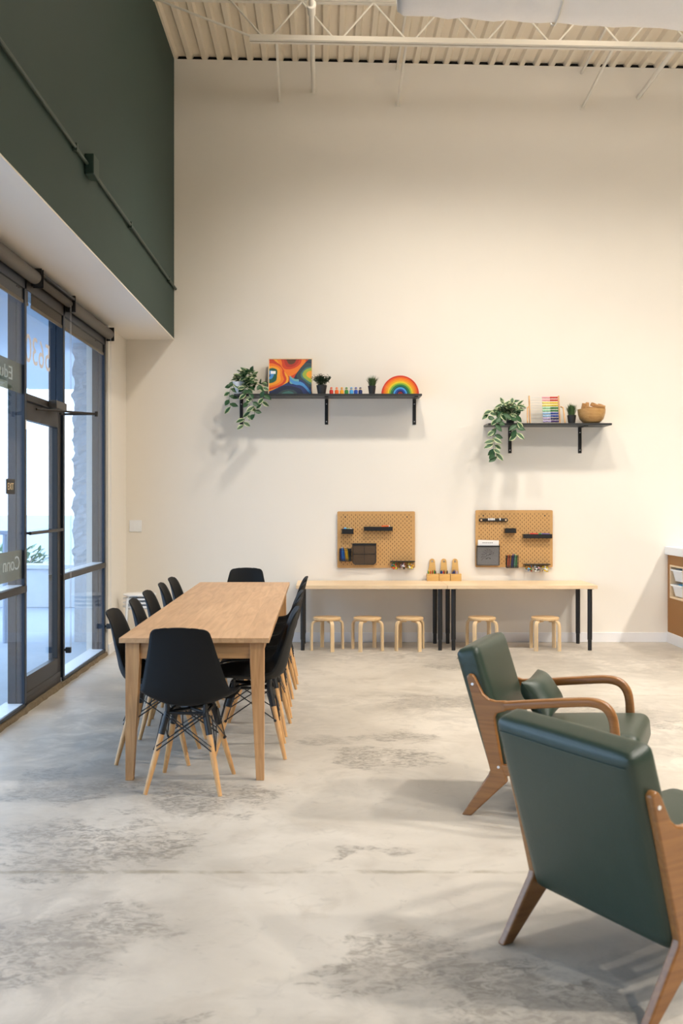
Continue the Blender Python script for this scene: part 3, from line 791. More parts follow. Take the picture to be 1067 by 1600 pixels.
# ------------------------------------------------------------------ wall shelves
def shelf(x0, x1, zb, brackets, label):
    t = thing('wall_shelf', label, 'shelf', ((x0+x1)/2, D, zb), 0)
    w = (x1-x0)/2; cx = (x0+x1)/2
    mb = MB(); mb.box(-w, w, -.29, -.002, 0, .02); obj('shelf_board', mb, SHELFM, t, bev=.0015)
    for b in brackets:
        mb = MB(); mb.box(b-cx-.017, b-cx+.017, -.008, -.0005, -.262, -.001); mb.box(b-cx-.017, b-cx+.017, -.26, -.0005, -.008, -.0005)
        mb.prism([(-.008, -.05), (-.008, -.008), (-.05, -.008)], b-cx-.003, b-cx+.003, 'YZ')
        br = obj('bracket', mb, BLACKM, t, bev=.001)
        mb = MB()
        for z in (-.055, -.232): mb.tube([(b-cx, -.008, z), (b-cx, -.0115, z)], .0058, 10)
        obj('screw', mb, ZINC, br)
    return t
Z1 = 2.4535; Z2 = 2.1656
shelf(-.885, .955, Z1, (-.838, .02, .905), 'long black wall shelf on three brackets, above the work tables')
shelf(1.603, 2.815, Z2, (1.868, 2.573), 'short black wall shelf on two brackets, towards the reception counter')
T1 = Z1+.0205; T2 = Z2+.0205

def pothos(label, base, pot_r, pot_h, potm, clump, vines, seed, lsize=.075):
    rr = random.Random(seed)
    t = thing('trailing_plant', label, 'plant', base, 0, 'trailing plants on the wall shelves')
    mb = MB(); mb.lathe([(pot_r*.72, 0), (pot_r, pot_h), (pot_r*.9, pot_h), (pot_r*.85, pot_h*.9)], 20); p = obj('pot', mb, potm, t)
    mb = MB(); mb.lathe([(pot_r*.1, pot_h*.86), (pot_r*.85, pot_h*.88)], 16); obj('soil', mb, SOIL, p)
    mbL = MB(); mbS = MB()
    c = Vector((0, 0, pot_h))
    for (dx, dy, dz) in clump:
        e = Vector((dx, dy, dz)); pts = smoothpath([c, c+(e-c)*.5+Vector((0, 0, .03)), e], 4); mbS.tube(pts, .0022, 5)
        for k in range(8):
            q = pts[min(len(pts)-1, 2+k*2)]
            mbL.mi = 1 if rr.random() < .62 else 0
            leafquad(mbL, q, Vector((rr.uniform(-1, 1), rr.uniform(-1, .25), rr.uniform(-.5, .6))), Vector((rr.uniform(-.4, .4), -.6, .8)), lsize*rr.uniform(.7, 1.1), lsize*.29)
    for v in vines:
        pts = smoothpath([c]+[Vector(p) for p in v], 5); mbS.tube(pts, .002, 5)
        for k in range(4, len(pts), 2):
            mbL.mi = 1 if rr.random() < .62 else 0
            sg = 1 if (k//2) % 2 else -1
            leafquad(mbL, pts[k], Vector((sg*rr.uniform(.35, .9), rr.uniform(-.5, .1), rr.uniform(-.8, -.05))), Vector((0, -.9, .45)), lsize*rr.uniform(.75, 1.15), lsize*.30)
    obj('foliage', mbL, [LEAFG, LEAFC], t, solid=-1, angle=80)
    obj('stems', mbS, STEMM, t)
    return t
def loc_pts(base, pix):
    return [tuple(at(x, y, Y)-Vector(base)) for x, y, Y in pix]
b1 = (at(373, 615, 9.86).x, 9.86, T1)
pothos('trailing plant in a white pot on the long shelf, beside the wavy artwork', b1, .068, .125, POTW,
       loc_pts(b1, [(385, 582, 9.86), (376, 588, 9.84), (394, 588, 9.88), (400, 600, 9.84), (390, 596, 9.80), (372, 594, 9.92), (383, 590, 9.8), (397, 594, 9.92), (408, 600, 9.86), (379, 584, 9.9), (392, 582, 9.9), (388, 605, 9.78)]),
       [loc_pts(b1, [(384, 608, 9.74), (384, 622, 9.72), (392, 640, 9.715), (382, 655, 9.715), (380, 666, 9.715)]),
        loc_pts(b1, [(386, 606, 9.75), (390, 616, 9.72), (396, 632, 9.715), (398, 648, 9.715)]),
        loc_pts(b1, [(400, 600, 9.8), (411, 606, 9.73), (412, 620, 9.72), (408, 632, 9.715)]),
        loc_pts(b1, [(366, 598, 9.83), (360, 608, 9.8), (358, 622, 9.78), (360, 636, 9.78)])], 31, .082)
b2 = (at(797, 660, 9.86).x, 9.86, T2)
pothos('trailing plant in a dark pot on the short shelf, beside the abacus', b2, .05, .10, POTB,
       loc_pts(b2, [(800, 630, 9.86), (790, 634, 9.84), (808, 634, 9.84), (783, 640, 9.86), (795, 640, 9.78), (778, 640, 9.83), (770, 643, 9.85), (806, 644, 9.78), (798, 648, 9.78), (812, 640, 9.9), (786, 632, 9.9)]),
       [loc_pts(b2, [(788, 646, 9.74), (778, 660, 9.715), (772, 685, 9.715), (774, 702, 9.715), (776, 716, 9.715)]),
        loc_pts(b2, [(784, 645, 9.75), (774, 664, 9.715), (770, 690, 9.71), (773, 708, 9.71)]),
        loc_pts(b2, [(804, 648, 9.74), (808, 660, 9.72), (806, 670, 9.715), (807, 680, 9.715)]),
        loc_pts(b2, [(775, 640, 9.82), (764, 645, 9.8), (762, 652, 9.8)])], 47, .088)

def grass(label, base, n, spread, hgt, pot_r, pot_h, seed, curly=False):
    rr = random.Random(seed)
    t = thing('potted_grass', label, 'plant', base, 0)
    mb = MB(); mb.lathe([(pot_r*.72, 0), (pot_r, pot_h), (pot_r*.9, pot_h), (pot_r*.86, pot_h*.9)], 20); p = obj('pot', mb, POTB, t)
    mb = MB(); mb.lathe([(.004, pot_h*.86), (pot_r*.85, pot_h*.88)], 16); obj('soil', mb, SOIL, p)
    mb = MB()
    for k in range(n):
        a = rr.uniform(0, 2*PI); q = rr.random()**.6; rad = pot_r*.7*rr.random()
        p0 = Vector((rad*math.cos(a), rad*math.sin(a), pot_h*.88)); h = hgt*rr.uniform(.6, 1)*(1-.25*q)
        out = Vector((math.cos(a), math.sin(a), 0))*spread*q
        s_ = Vector((-math.sin(a), math.cos(a), 0))*rr.uniform(.0022, .0034)*(1.3 if not curly else .8)
        pts = [p0, p0+out*.35+Vector((0, 0, h*.55)), p0+out+Vector((0, 0, h))]
        if not curly:
            prev = None
            for j, w in ((0, 1), (1, .8), (2, .05)):
                cur = (mb.bm.verts.new(pts[j]-s_*w), mb.bm.verts.new(pts[j]+s_*w))
                if prev: mb.bm.faces.new((prev[0], prev[1], cur[1], cur[0]))
                prev = cur
        else:
            mb.tube(pts, .0012, 4, cap=False)
            for j in range(5):
                q2 = pts[1].lerp(pts[2], j/4)
                leafquad(mb, q2, Vector((rr.uniform(-1, 1), rr.uniform(-1, 1), rr.uniform(-.2, .8))), Vector((0, 0, 1)), .026, .006)
    obj('foliage', mb, LEAFD if curly else GRASSM, t, solid=-1)
    return t
grass('bushy green plant in a black pot on the long shelf, beside the artwork', (at(502.5, 615, 9.82).x, 9.82, T1), 90, .075, .13, .053, .088, 3, True)
grass('spiky potted grass between the toy figures and the wooden rainbow', (at(581, 615, 9.84).x, 9.84, T1), 170, .06, .135, .04, .085, 4)
grass('potted grass on the short shelf, between the abacus and the wooden bowl', (at(893, 660, 9.86).x, 9.86, T2), 260, .05, .15, .045, .085, 5)

# wavy band artwork
aw, ah = .424, .362
t = thing('wavy_artwork', 'square artwork of wavy coloured bands leaning on the long shelf', 'artwork', (at(453.5, 612, 9.90).x, 9.91, T1))
TILT = Matrix.Rotation(math.radians(-9), 4, 'X')
NU, NV = 120, 104
mb = MB()
pal = [lin(*c) for c in ((205, 62, 28), (236, 120, 28), (240, 160, 40), (28, 90, 70), (30, 50, 105), (70, 140, 200), (45, 68, 74), (150, 170, 60), (95, 55, 32), (20, 36, 66), (110, 170, 170), (60, 110, 105), (176, 46, 28))]
PM = [mat('band_%s' % n_, c, .55) for n_, c in zip(('rust', 'orange', 'amber', 'jade', 'navy', 'sky', 'slate', 'olive', 'brown', 'ink', 'mint', 'sea', 'brick'), pal)]
def band(u, v):
    wob = .03*math.sin(9*u+4*v)+.02*math.sin(17*v-6*u)
    dL = math.hypot((u-.0)*1.0, (v-.52)*.85)+wob
    dT = math.hypot((u-.5)*1.25, (v-1.08)*.75)+wob*.8
    dR = math.hypot((u-1.02)*1.05, (v-.55)*1.2)+wob
    dB = math.hypot((u-.42)*.72, (v+.08)*1.05)+wob
    dC = abs((v-.36)+.75*(u-.62)+.05*math.sin(14*u))*1.2 if u > .48 else 9
    if dC < .13 and v < .62 and dB > .27 and u < .98: return 5 if dC < .06 else (10 if u < .7 and v > .3 else 4)
    cands = ((dL, (4, 5, 3, 2, 1, 0, 2, 12, 1, 0), .062), (dT, (8, 8, 8, 12, 0, 1, 1, 0), .06), (dR, (2, 2, 7, 7, 11, 6, 6, 9, 6), .058), (dB, (10, 11, 6, 9, 9, 4, 9, 4), .068))
    k = min(range(4), key=lambda i: cands[i][0]-(.02 if i == 0 else 0))
    d, cs, w = cands[k]
    return cs[min(len(cs)-1, int(d/w))]
g = [[mb.bm.verts.new((-aw/2+aw*i/NU, -.0105, ah*j/NV)) for j in range(NV+1)] for i in range(NU+1)]
for i in range(NU):
    for j in range(NV):
        f = mb.bm.faces.new((g[i][j], g[i+1][j], g[i+1][j+1], g[i][j+1])); f.material_index = band((i+.5)/NU, (j+.5)/NV)
for v in mb.bm.verts: v.co = TILT @ (v.co+Vector((0, 0, .006)))
obj('picture_face', mb, PM, t, smooth=False)
mb = MB(); mb.box(-aw/2-.006, aw/2+.006, -.0095, .012, 0.004, ah+.014, TILT)
for sx in (-1, 1): mb.box(sx*(aw/2+.004)-.004, sx*(aw/2+.004)+.004, -.016, -.0095, .004, ah+.014, TILT)
mb.box(-aw/2, aw/2, -.016, -.0095, ah+.006, ah+.014, TILT)
obj('wooden_tray', mb, PINE, t)
mb = MB(); mb.box(-aw/2+.015, -aw/2+.065, -.0125, -.0108, ah*.60, ah*.68, TILT); stk = obj('sticker', mb, WHITEC, t)

# row of little peg figures
for px, c, m_, ex in ((517.6, 'red', RED, 'first after the bushy plant'), (526, 'orange', ORANGE, 'second in the row'), (534, 'yellow', AMBER, 'third in the row'), (541.3, 'green', GRN, 'middle of the row'),
                 (549, 'light blue', SKYB, 'fifth in the row'), (556, 'blue', BLUE, 'sixth in the row'), (563, 'navy', NAVY, 'last before the spiky grass')):
    t = thing('peg_figure', '%s wooden peg figure on the long shelf, %s' % (c, ex), 'toy figure', (at(px, 615, 9.83).x, 9.83, T1), 0, 'row of wooden peg figures')
    mb = MB(); mb.lathe([(.015, 0), (.0195, .004), (.0195, .032), (.017, .042), (.009, .046)], 16); obj('body', mb, m_, t)
    mb = MB(); mb.ball((0, 0, .056), .0118, 8); obj('head', mb, SKIN, t)
    mb = MB(); mb.lathe([(.0126, .058), (.0118, .065), (.006, .0705), (.001, .0715)], 14); obj('hat', mb, m_, t)

# wooden rainbow of nested arches
t = thing('wooden_rainbow', 'nested wooden rainbow arches at the end of the long shelf', 'toy', (at(625, 615, 9.83).x, 9.83, T1))
cols = [(RED, 'red'), (ORANGE, 'o'), (colm('tangerine', 242, 135, 30), ''), (AMBER, ''), (YELLOW, ''), (LIME, ''), (GRN, ''), (TEAL, ''), (SKYB, ''), (BLUE, ''), (NAVY, ''), (DKRED, '')]
R0 = .184; w = R0/12.6
for i, (m_, _) in enumerate(cols):
    ro = R0-i*w; ri = max(ro-w+.0012, 0)
    if i == len(cols)-1: ri = 0
    n = 28
    poly = [(ro*math.cos(PI*k/n), ro*math.sin(PI*k/n)) for k in range(n+1)]
    if ri > 0: poly += [(ri*math.cos(PI*k/n), ri*math.sin(PI*k/n)) for k in range(n, -1, -1)]
    mb = MB()
    if ri > 0:
        vs = []
        for yy in (-.032, .032):
            for q in (ro, ri): vs.append([mb.bm.verts.new((q*math.cos(PI*k/n), yy, q*math.sin(PI*k/n))) for k in range(n+1)])
        for k in range(n):
            for a, b in ((0, 1), (1, 3), (3, 2), (2, 0)): mb.bm.faces.new((vs[a][k], vs[a][k+1], vs[b][k+1], vs[b][k]))
        for k in (0, n): mb.bm.faces.new((vs[0][k], vs[1][k], vs[3][k], vs[2][k]))
    else: mb.prism(poly, -.032, .032)
    obj('arch', mb, m_, t, bev=.0015)

# abacus
ax = at(851.5, 660, 9.86).x
t = thing('bead_abacus', 'wooden abacus with ten rows of coloured beads on the short shelf', 'abacus', (ax, 9.86, T2))
TL2 = Matrix.Rotation(math.radians(-12), 4, 'X'); hw, hh = .147, .29
for sx in (-1, 1):
    mb = MB(); mb.box(sx*hw-.0065, sx*hw+.0065, -.01, .01, .002, hh, TL2); obj('post', mb, BEECH, t, bev=.002)
    mb = MB(); mb.sweep([(sx*(hw+.013), .012, .170), (sx*(hw+.030), -.01, .160), (sx*(hw+.038), -.055, .005)], [(.014, .012)]*3, Vector((1, 0, 0)), .2); obj('foot', mb, BEECH, t)
rows = [(PINK, RED), (PINK, RED), (LYEL, YELLOW), (LYEL, YELLOW), (LGREEN, GRN), (LGREEN, GRN), (LBLUE, BLUE), (LBLUE, BLUE), (LPURP, NAVY), (LPURP, PURPLE)]
bead_me = {}
for i, (la, lb) in enumerate(rows):
    z = hh-.018-i*.0273
    mb = MB(); mb.tube([TL2 @ Vector((-hw, 0, z)), TL2 @ Vector((hw, 0, z))], .0014, 6); obj('rod', mb, ZINC, t)
    for k in range(10):
        m_ = la if k < 5 else lb
        if m_.name not in bead_me:
            mb = MB(); mb.lathe([(.003, -.0076), (.0095, -.005), (.0115, 0), (.0095, .005), (.003, .0076)], 12)
            for v in mb.bm.verts: v.co = Vector((v.co.z, v.co.y, v.co.x))
            o = obj('bead', mb, m_, t); bead_me[m_.name] = o
        else:
            o = bead_me[m_.name].copy(); COL.objects.link(o); o.parent = t
        o.location = TL2 @ Vector((hw-.017-(9-k)*.0157, 0, z))

# wooden bowl of blocks
bx = at(924, 660, 9.85).x
mb = MB(); mb.lathe([(.045, 0), (.075, .006), (.115, .045), (.132, .10), (.136, .142), (.129, .142), (.124, .10), (.105, .05), (.06, .016), (.002, .014)], 32, cap=False)
tag(obj('wooden_bowl', mb, wood('bowl_wood', lin(200, 158, 100), lin(178, 132, 76), .5, axis=0, scale=2), loc=(bx, 9.85, T2)), 'round wooden bowl full of wooden blocks on the short shelf', 'bowl')
BLK = wood('block_wood', lin(190, 146, 92), lin(164, 118, 68), .6, axis=0, scale=3)
for i, (dx, dy, dz, sx, sy, sz, ax_, ay_, az_, lab) in enumerate((
        (-.085, -.03, .150, .04, .035, .10, .25, .1, .2, 'wooden block sticking up at the grass side of the bowl'),
        (-.045, -.06, .150, .085, .04, .03, .1, .2, .3, 'flat wooden block lying low in front in the bowl'),
        (-.035, .03, .160, .03, .03, .11, -.2, .12, .1, 'thin upright wooden block in the middle of the bowl'),
        (.01, -.03, .148, .06, .05, .03, .3, -.2, -.4, 'small wooden block in the hollow at the middle of the bowl'),
        (.055, .0, .172, .13, .04, .035, .1, .38, .15, 'long wooden block tilted across the heap in the bowl'),
        (.07, -.055, .162, .10, .035, .035, .2, .12, -.25, 'wooden block lying in front on the rim of the bowl'),
        (.098, .035, .165, .05, .05, .06, .2, .3, .5, 'chunky wooden block at the wall side of the bowl'))):
    mb = MB(); mb.cbox((0, 0, 0), (sx, sy, sz))
    tag(obj('wooden_block', mb, BLK, loc=(bx+dx, 9.85+dy, T2+dz), rot=(ax_, ay_, az_), bev=.003), lab, 'toy block', 'wooden blocks in the bowl')

# ------------------------------------------------------------------ pegboards and what hangs on them
def pegboard(x0, x1, z0, z1, label):
    t = thing('peg_board', label, 'pegboard', ((x0+x1)/2, D-.0205, (z0+z1)/2), 0, 'pegboards on the back wall')
    w, h = (x1-x0)/2, (z1-z0)/2; r = .012; n = 5; poly = []
    for cx, cz, a0 in ((w-r, h-r, 0), (-w+r, h-r, PI/2), (-w+r, -h+r, PI), (w-r, -h+r, 1.5*PI)):
        poly += [(cx+r*math.cos(a0+k/n*PI/2), cz+r*math.sin(a0+k/n*PI/2)) for k in range(n+1)]
    mb = MB(); mb.prism(poly, -.005, .0); obj('board', mb, PEG, t, smooth=False)
    mb = MB()
    for sx in (-1, 1):
        for sz in (-1, 1): mb.tube([(sx*(w-.08), 0, sz*(h-.055)), (sx*(w-.08), .0203, sz*(h-.055))], .012, 12)
    obj('spacer', mb, mat('spacer_brown', lin(120, 84, 46), .6), t)
    mb = MB()
    for sx in (-1, 1): mb.tube([(sx*(w-.08), -.005, h-.055), (sx*(w-.08), -.0075, h-.055)], .007, 10)
    obj('screw', mb, BLACKM, t)
pegboard(.129, .910, .749, 1.317, 'brown pegboard nearer the dining table, with a dark mesh pocket')
pegboard(1.517, 2.295, .756, 1.330, 'brown pegboard towards the reception counter, holding a paper page')
BY = D-.0257    # front face of the boards
def trough(name, label, cat, x0, x1, z0, z1, dep, m=BLACKM, wall=.003, front=1.0, group=None):
    t = thing(name, label, cat, ((x0+x1)/2, BY, z0), 0, group)
    w, h = (x1-x0)/2, z1-z0
    mb = MB(); mb.box(-w, w, -dep, -.001, 0, wall); mb.box(-w, w, -.001-wall, -.001, 0, h); mb.box(-w, w, -dep, -dep+wall, 0, h*front)
    mb.box(-w, -w+wall, -dep, -.001, 0, h); mb.box(w-wall, w, -dep, -.001, 0, h)
    obj('tray', mb, m, t, bev=.001)
    mb = MB()
    for sx in (-.6, .6): mb.box(sx*w-.004, sx*w+.004, -.006, -.0004, h-.012, h+.004)
    obj('hook', mb, m, t)
    return t
def stick(name, label, cat, p, d, L, r, m, capm=None, group=None):
    """a pencil or marker: body with a tip"""
    d = Vector(d).normalized(); p = Vector(p)
    rot = Vector((0, 0, 1)).rotation_difference(d).to_euler()
    t = bpy.data.objects.new(name, None); COL.objects.link(t); t.location = p; t.rotation_euler = rot; tag(t, label, cat, group)
    mb = MB(); mb.lathe([(r, 0), (r, L*.86)], 8); obj('barrel', mb, m, t)
    mb = MB(); mb.lathe([(r*1.0, L*.86), (r*.25, L)], 8); obj('tip', mb, capm or SKIN, t)
    return t
def P_(x, y): return ((x-507)*BY/F, EYE-(y-780)*BY/F)
# board 1
x0, z1 = P_(534, 826); x1, z0 = P_(552, 834)
trough('small_bin', 'small black cup bin of odds and ends, upper corner of the dining side pegboard', 'organiser', x0, x1, z0, z1, .06)
for i, (u, c, m_) in enumerate(((.28, 'blue', SKYB), (.55, 'green', LGREEN), (.78, 'white', WHITEC))):
    mb = MB(); mb.ball((0, 0, 0), .016, 8)
    tag(obj('craft_ball', mb, m_, loc=(x0+(x1-x0)*u, BY-.032, z0+.003+.016+(.03 if i == 0 else .022))), '%s craft ball in the small black cup bin' % c, 'craft ball', 'craft balls in the small cup bin')
x0, z1 = P_(568.5, 823); x1, z0 = P_(613, 829.3)
trough('marker_tray', 'long black tray with an orange marker on the dining side pegboard', 'organiser', x0, x1, z0, z1, .05)
stick('marker_pen', 'orange and white marker lying in the tray of the dining side pegboard', 'marker', (x1-.11, BY-.022, z1+.003), (1, 0, .05), .085, .008, ORANGE, WHITEC)
x0, z1 = P_(530.5, 857); x1, z0 = P_(548.6, 876)
def pencil_cup(x0, x1, z0, z1, label):
    t = thing('pencil_cup', label, 'pencil cup', ((x0+x1)/2, BY, z0), 0, 'pencil cups on the pegboards')
    w, h = (x1-x0)/2, z1-z0; d = .06
    mb = MB(); mb.box(-w, w, -d, -.001, 0, .003)
    for k in range(9):
        z = h*k/8
        if k in (0, 1, 7, 8): mb.box(-w, w, -d-.001, -d+.001, z-.003, z+.003); mb.box(-w-.001, -w+.001, -d, -.001, z-.003, z+.003); mb.box(w-.001, w+.001, -d, -.001, z-.003, z+.003)
    mb.box(-w, w, -.003, -.001, 0, h)
    for sx in (-1, 1):
        for yy in (-d, -.003): mb.box(sx*w-.0025, sx*w+.0025, yy-.0015, yy+.0015, 0, h)
    obj('cup_frame', mb, BLACKM, t)
    mb = MB(); mb.box(-w, w, -d-.0005, -d+.0005, 0, h); obj('clear_front', mb, JARG, t, smooth=False)
pencil_cup(x0, x1, z0, z1, 'black pencil cup with blue and yellow pencils beside the dark mesh pocket')
rr = random.Random(11)
for k, (m_, c) in enumerate(((NAVY, 'navy'), (BLUE, 'blue'), (SKYB, 'light blue'), (BLUE, 'blue'), (YELLOW, 'yellow'), (AMBER, 'amber'), (YELLOW, 'yellow'), (BLACKC, 'black'))):
    u = (k+.7)/8.6
    stick('colour_pencil', '%s pencil standing in the cup beside the dark mesh pocket' % c, 'pencil', (x0+.008+(x1-x0-.016)*u, BY-.02-.022*(k % 2), z0+.004), (-.10, .02, 1), .125+rr.uniform(-.012, .012), .0058, m_, m_, 'pencils in the cup beside the dark mesh pocket')
x0, z1 = P_(551, 849.5); x1, z0 = P_(587, 881.6)
t = thing('mesh_pocket', 'dark mesh pocket hanging on the dining side pegboard', 'organiser', ((x0+x1)/2, BY, z0))
w, h = (x1-x0)/2, z1-z0
def rrect(w, z0, z1, r, n=4):
    p = []
    for cx, cz, a0 in ((w-r, z1-.002, 0), (-w+r, z1-.002, PI/2)): p.append((cx if cx > 0 else cx, z1)) if False else None
    p = [(w, z1), (-w, z1)]
    for k in range(n+1): a = PI+k/n*PI/2; p.append((-w+r+r*math.cos(a), z0+r+r*math.sin(a)))
    for k in range(n+1): a = 1.5*PI+k/n*PI/2; p.append((w-r+r*math.cos(a), z0+r+r*math.sin(a)))
    return p
mb = MB(); mb.prism(rrect(w, 0, h, .02), -.026, -.001); obj('mesh', mb, mat('dark_mesh', lin(74, 58, 42), .8, noise=.35, nscale=160), t, bev=.003)
mb = MB(); mb.box(-w-.002, w+.002, -.03, -.001, h-.016, h+.004); mb.tube([(-w, -.027, h), (-w, -.027, .02), (-w+.02, -.027, 0), (w-.02, -.027, 0), (w, -.027, .02), (w, -.027, h)], .004, 8); mb.box(-.002, .002, -.0285, -.025, 0, h); mb.box(-w, w, -.0285, -.025, h*.5-.002, h*.5+.002)
obj('rim', mb, BLACKM, t)
def jars(x0, x1, z0, z1, label, key, board):
    t = thing('jar_rack', label, 'jar rack', ((x0+x1)/2, BY, z0), 0, 'jar racks on the pegboards')
    w, h = (x1-x0)/2, z1-z0
    mb = MB(); mb.box(-w-.004, w+.004, -.075, -.001, h-.006, h+.002); obj('rail', mb, BLACKM, t, bev=.002)
    rr = random.Random(key); pw = 2*w/3
    names = ('first', 'middle', 'last')
    for k in range(3):
        cx = -w+pw*(k+.5)
        mb = MB(); mb.lathe([(pw*.38, .0), (pw*.44, .006), (pw*.44, h-.012), (pw*.38, h-.0065)], 18, (cx, -.038, 0), cap=False)
        mb.lathe([(.002, .001), (pw*.38, .001)], 18, (cx, -.038, 0), cap=False)
        j = obj('jar', mb, JARG, t)
        pals = ((RED, SKYB, YELLOW, GRN, WHITEC, ORANGE), (WHITEC, colm('grey', 150, 150, 150), PINK, BLACKC), (YELLOW, WHITEC, LYEL, AMBER))[k]
        mb = MB()
        for q in range(26):
            a = rr.uniform(0, 2*PI); r = pw*.31*math.sqrt(rr.random()); mb.mi = rr.randrange(len(pals))
            mb.ball((cx+r*math.cos(a), -.038+r*math.sin(a), .012+rr.uniform(0, h*.62)), rr.uniform(.007, .011), 5)
        c = obj('trinkets', mb, list(pals), j); c['kind'] = 'stuff'
x0, z1 = P_(610, 876.5); x1, z0 = P_(647, 889.5); jars(x0, x1, z0, z1, 'three clear jars of craft trinkets at the foot of the dining side pegboard', 1, 1)
x0, z1 = P_(818, 881); x1, z0 = P_(857, 893.7); jars(x0, x1, z0, z1, 'three clear jars of craft trinkets at the foot of the reception side pegboard', 2, 2)
# board 2
x0, z1 = P_(748, 810); x1, z0 = P_(793, 815)
t = thing('clip_rail', 'black rail with white clips, top of the reception side pegboard', 'organiser', ((x0+x1)/2, BY, z0))
w, h = (x1-x0)/2, z1-z0
mb = MB(); mb.box(-w, w, -.022, -.001, 0, h); obj('rail', mb, BLACKM, t, bev=.008, seg=3)
mb = MB()
for sx in (-1, 1): mb.tube([(sx*(w-.022), -.022, h/2), (sx*(w-.022), -.0245, h/2)], .009, 12)
obj('rivet', mb, SKIN, t)
mb = MB()
for q in (-.055, -.04, -.025, -.012, .002, .06): mb.box(q, q+.010, -.026, -.012, h*.42, h+.002)
obj('clips', mb, WHITEC, t)
x0, z1 = P_(788, 825.5); x1, z0 = P_(805, 832.7); trough('small_bin', 'small empty black bin in the middle of the reception side pegboard', 'organiser', x0, x1, z0, z1, .055, front=.8)
x0, z1 = P_(816.5, 834.5); x1, z0 = P_(861, 840.8); trough('marker_tray', 'long black tray of markers on the reception side pegboard', 'organiser', x0, x1, z0, z1, .05)
for q, L, m_, c, tp in ((.07, .085, RED, 'red', RED), (.155, .03, GRN, 'green', LGREEN), (.175, .1, PURPLE, 'purple', NAVY)):
    stick('marker_pen', '%s marker lying in the tray of the reception side pegboard' % c, 'marker', (x0+q, BY-.02-(.012 if c == 'green' else 0), z1+.003), (1, 0, -.04), L, .008, m_, tp, 'markers in the reception side tray')
x0, z1 = P_(744, 852.5); x1, z0 = P_(780, 883.5)
t = thing('mesh_pocket', 'clear grey mesh pocket holding a paper page on the reception side pegboard', 'organiser', ((x0+x1)/2, BY, z0))
w, h = (x1-x0)/2, z1-z0
mb = MB(); mb.prism(rrect(w, 0, h, .015), -.0265, -.0255); obj('mesh', mb, glassy('grey_mesh', (.75, .75, .76, 1), 1.2, haze=.26, hazecol=lin(140, 138, 136)), t, smooth=False)
mb = MB(); mb.box(-w-.002, w+.002, -.03, -.024, h-.014, h+.002); mb.box(-w, -w+.003, -.026, -.001, 0.002, h); mb.box(w-.003, w, -.026, -.001, 0.002, h); mb.box(-w, w, -.026, -.001, .002, .005)
obj('rim', mb, BLACKM, t)
t = thing('paper_page', 'white printed page with a round doodle inside the clear mesh pocket', 'paper', ((x0+x1)/2, BY-.012, z0+.008))
mb = MB(); mb.box(-.107, .103, -.0006, .0006, 0, .247, Matrix.Rotation(.03, 4, 'Y')); obj('sheet', mb, mat('paper_white', lin(232, 230, 228), .8), t)
mb = MB(); rr = random.Random(4)
for q in range(26):
    a = PI*.15+q/26*PI*1.0; r = .055+.012*math.sin(q*2.1); mb.tube([(math.cos(a)*r+.0, -.0012, .075+1.2*math.sin(a)*r)]+[(math.cos(a)*r+.006*math.cos(k*1.57), -.0012, .075+1.2*math.sin(a)*r+.006*math.sin(k*1.57)) for k in range(5)], .0013, 4)
for q in range(14):
    mb.ball((rr.uniform(-.03, .03), -.001, rr.uniform(.055, .115)), .005, 4, (1, .1, 1))
for q in range(6): mb.box(-.055+q*.018, -.043+q*.018, -.0014, -.0007, .218, .224)
pd = obj('print', mb, mat('ink_grey', lin(70, 62, 60), .8), t)
x0, z1 = P_(790.5, 868); x1, z0 = P_(808, 886.5)
pencil_cup(x0, x1, z0, z1, 'black pencil cup of green and orange pencils, foot of the reception side pegboard')
for k, (m_, c) in enumerate(((ORANGE, 'orange'), (DKRED, 'dark red'), (AMBER, 'amber'), (NAVY, 'navy'), (PURPLE, 'purple'), (TEAL, 'teal'), (LGREEN, 'pale green'), (GRN, 'green'))):
    u = (k+.5)/8
    stick('colour_pencil', '%s pencil standing in the cup on the reception side pegboard' % c, 'pencil', (x0+.006+(x1-x0-.02)*u, BY-.02-.022*(k % 2), z0+.004), (.08, .02, 1), .128+rr.uniform(-.01, .012), .0058, m_, m_, 'pencils in the reception side cup')

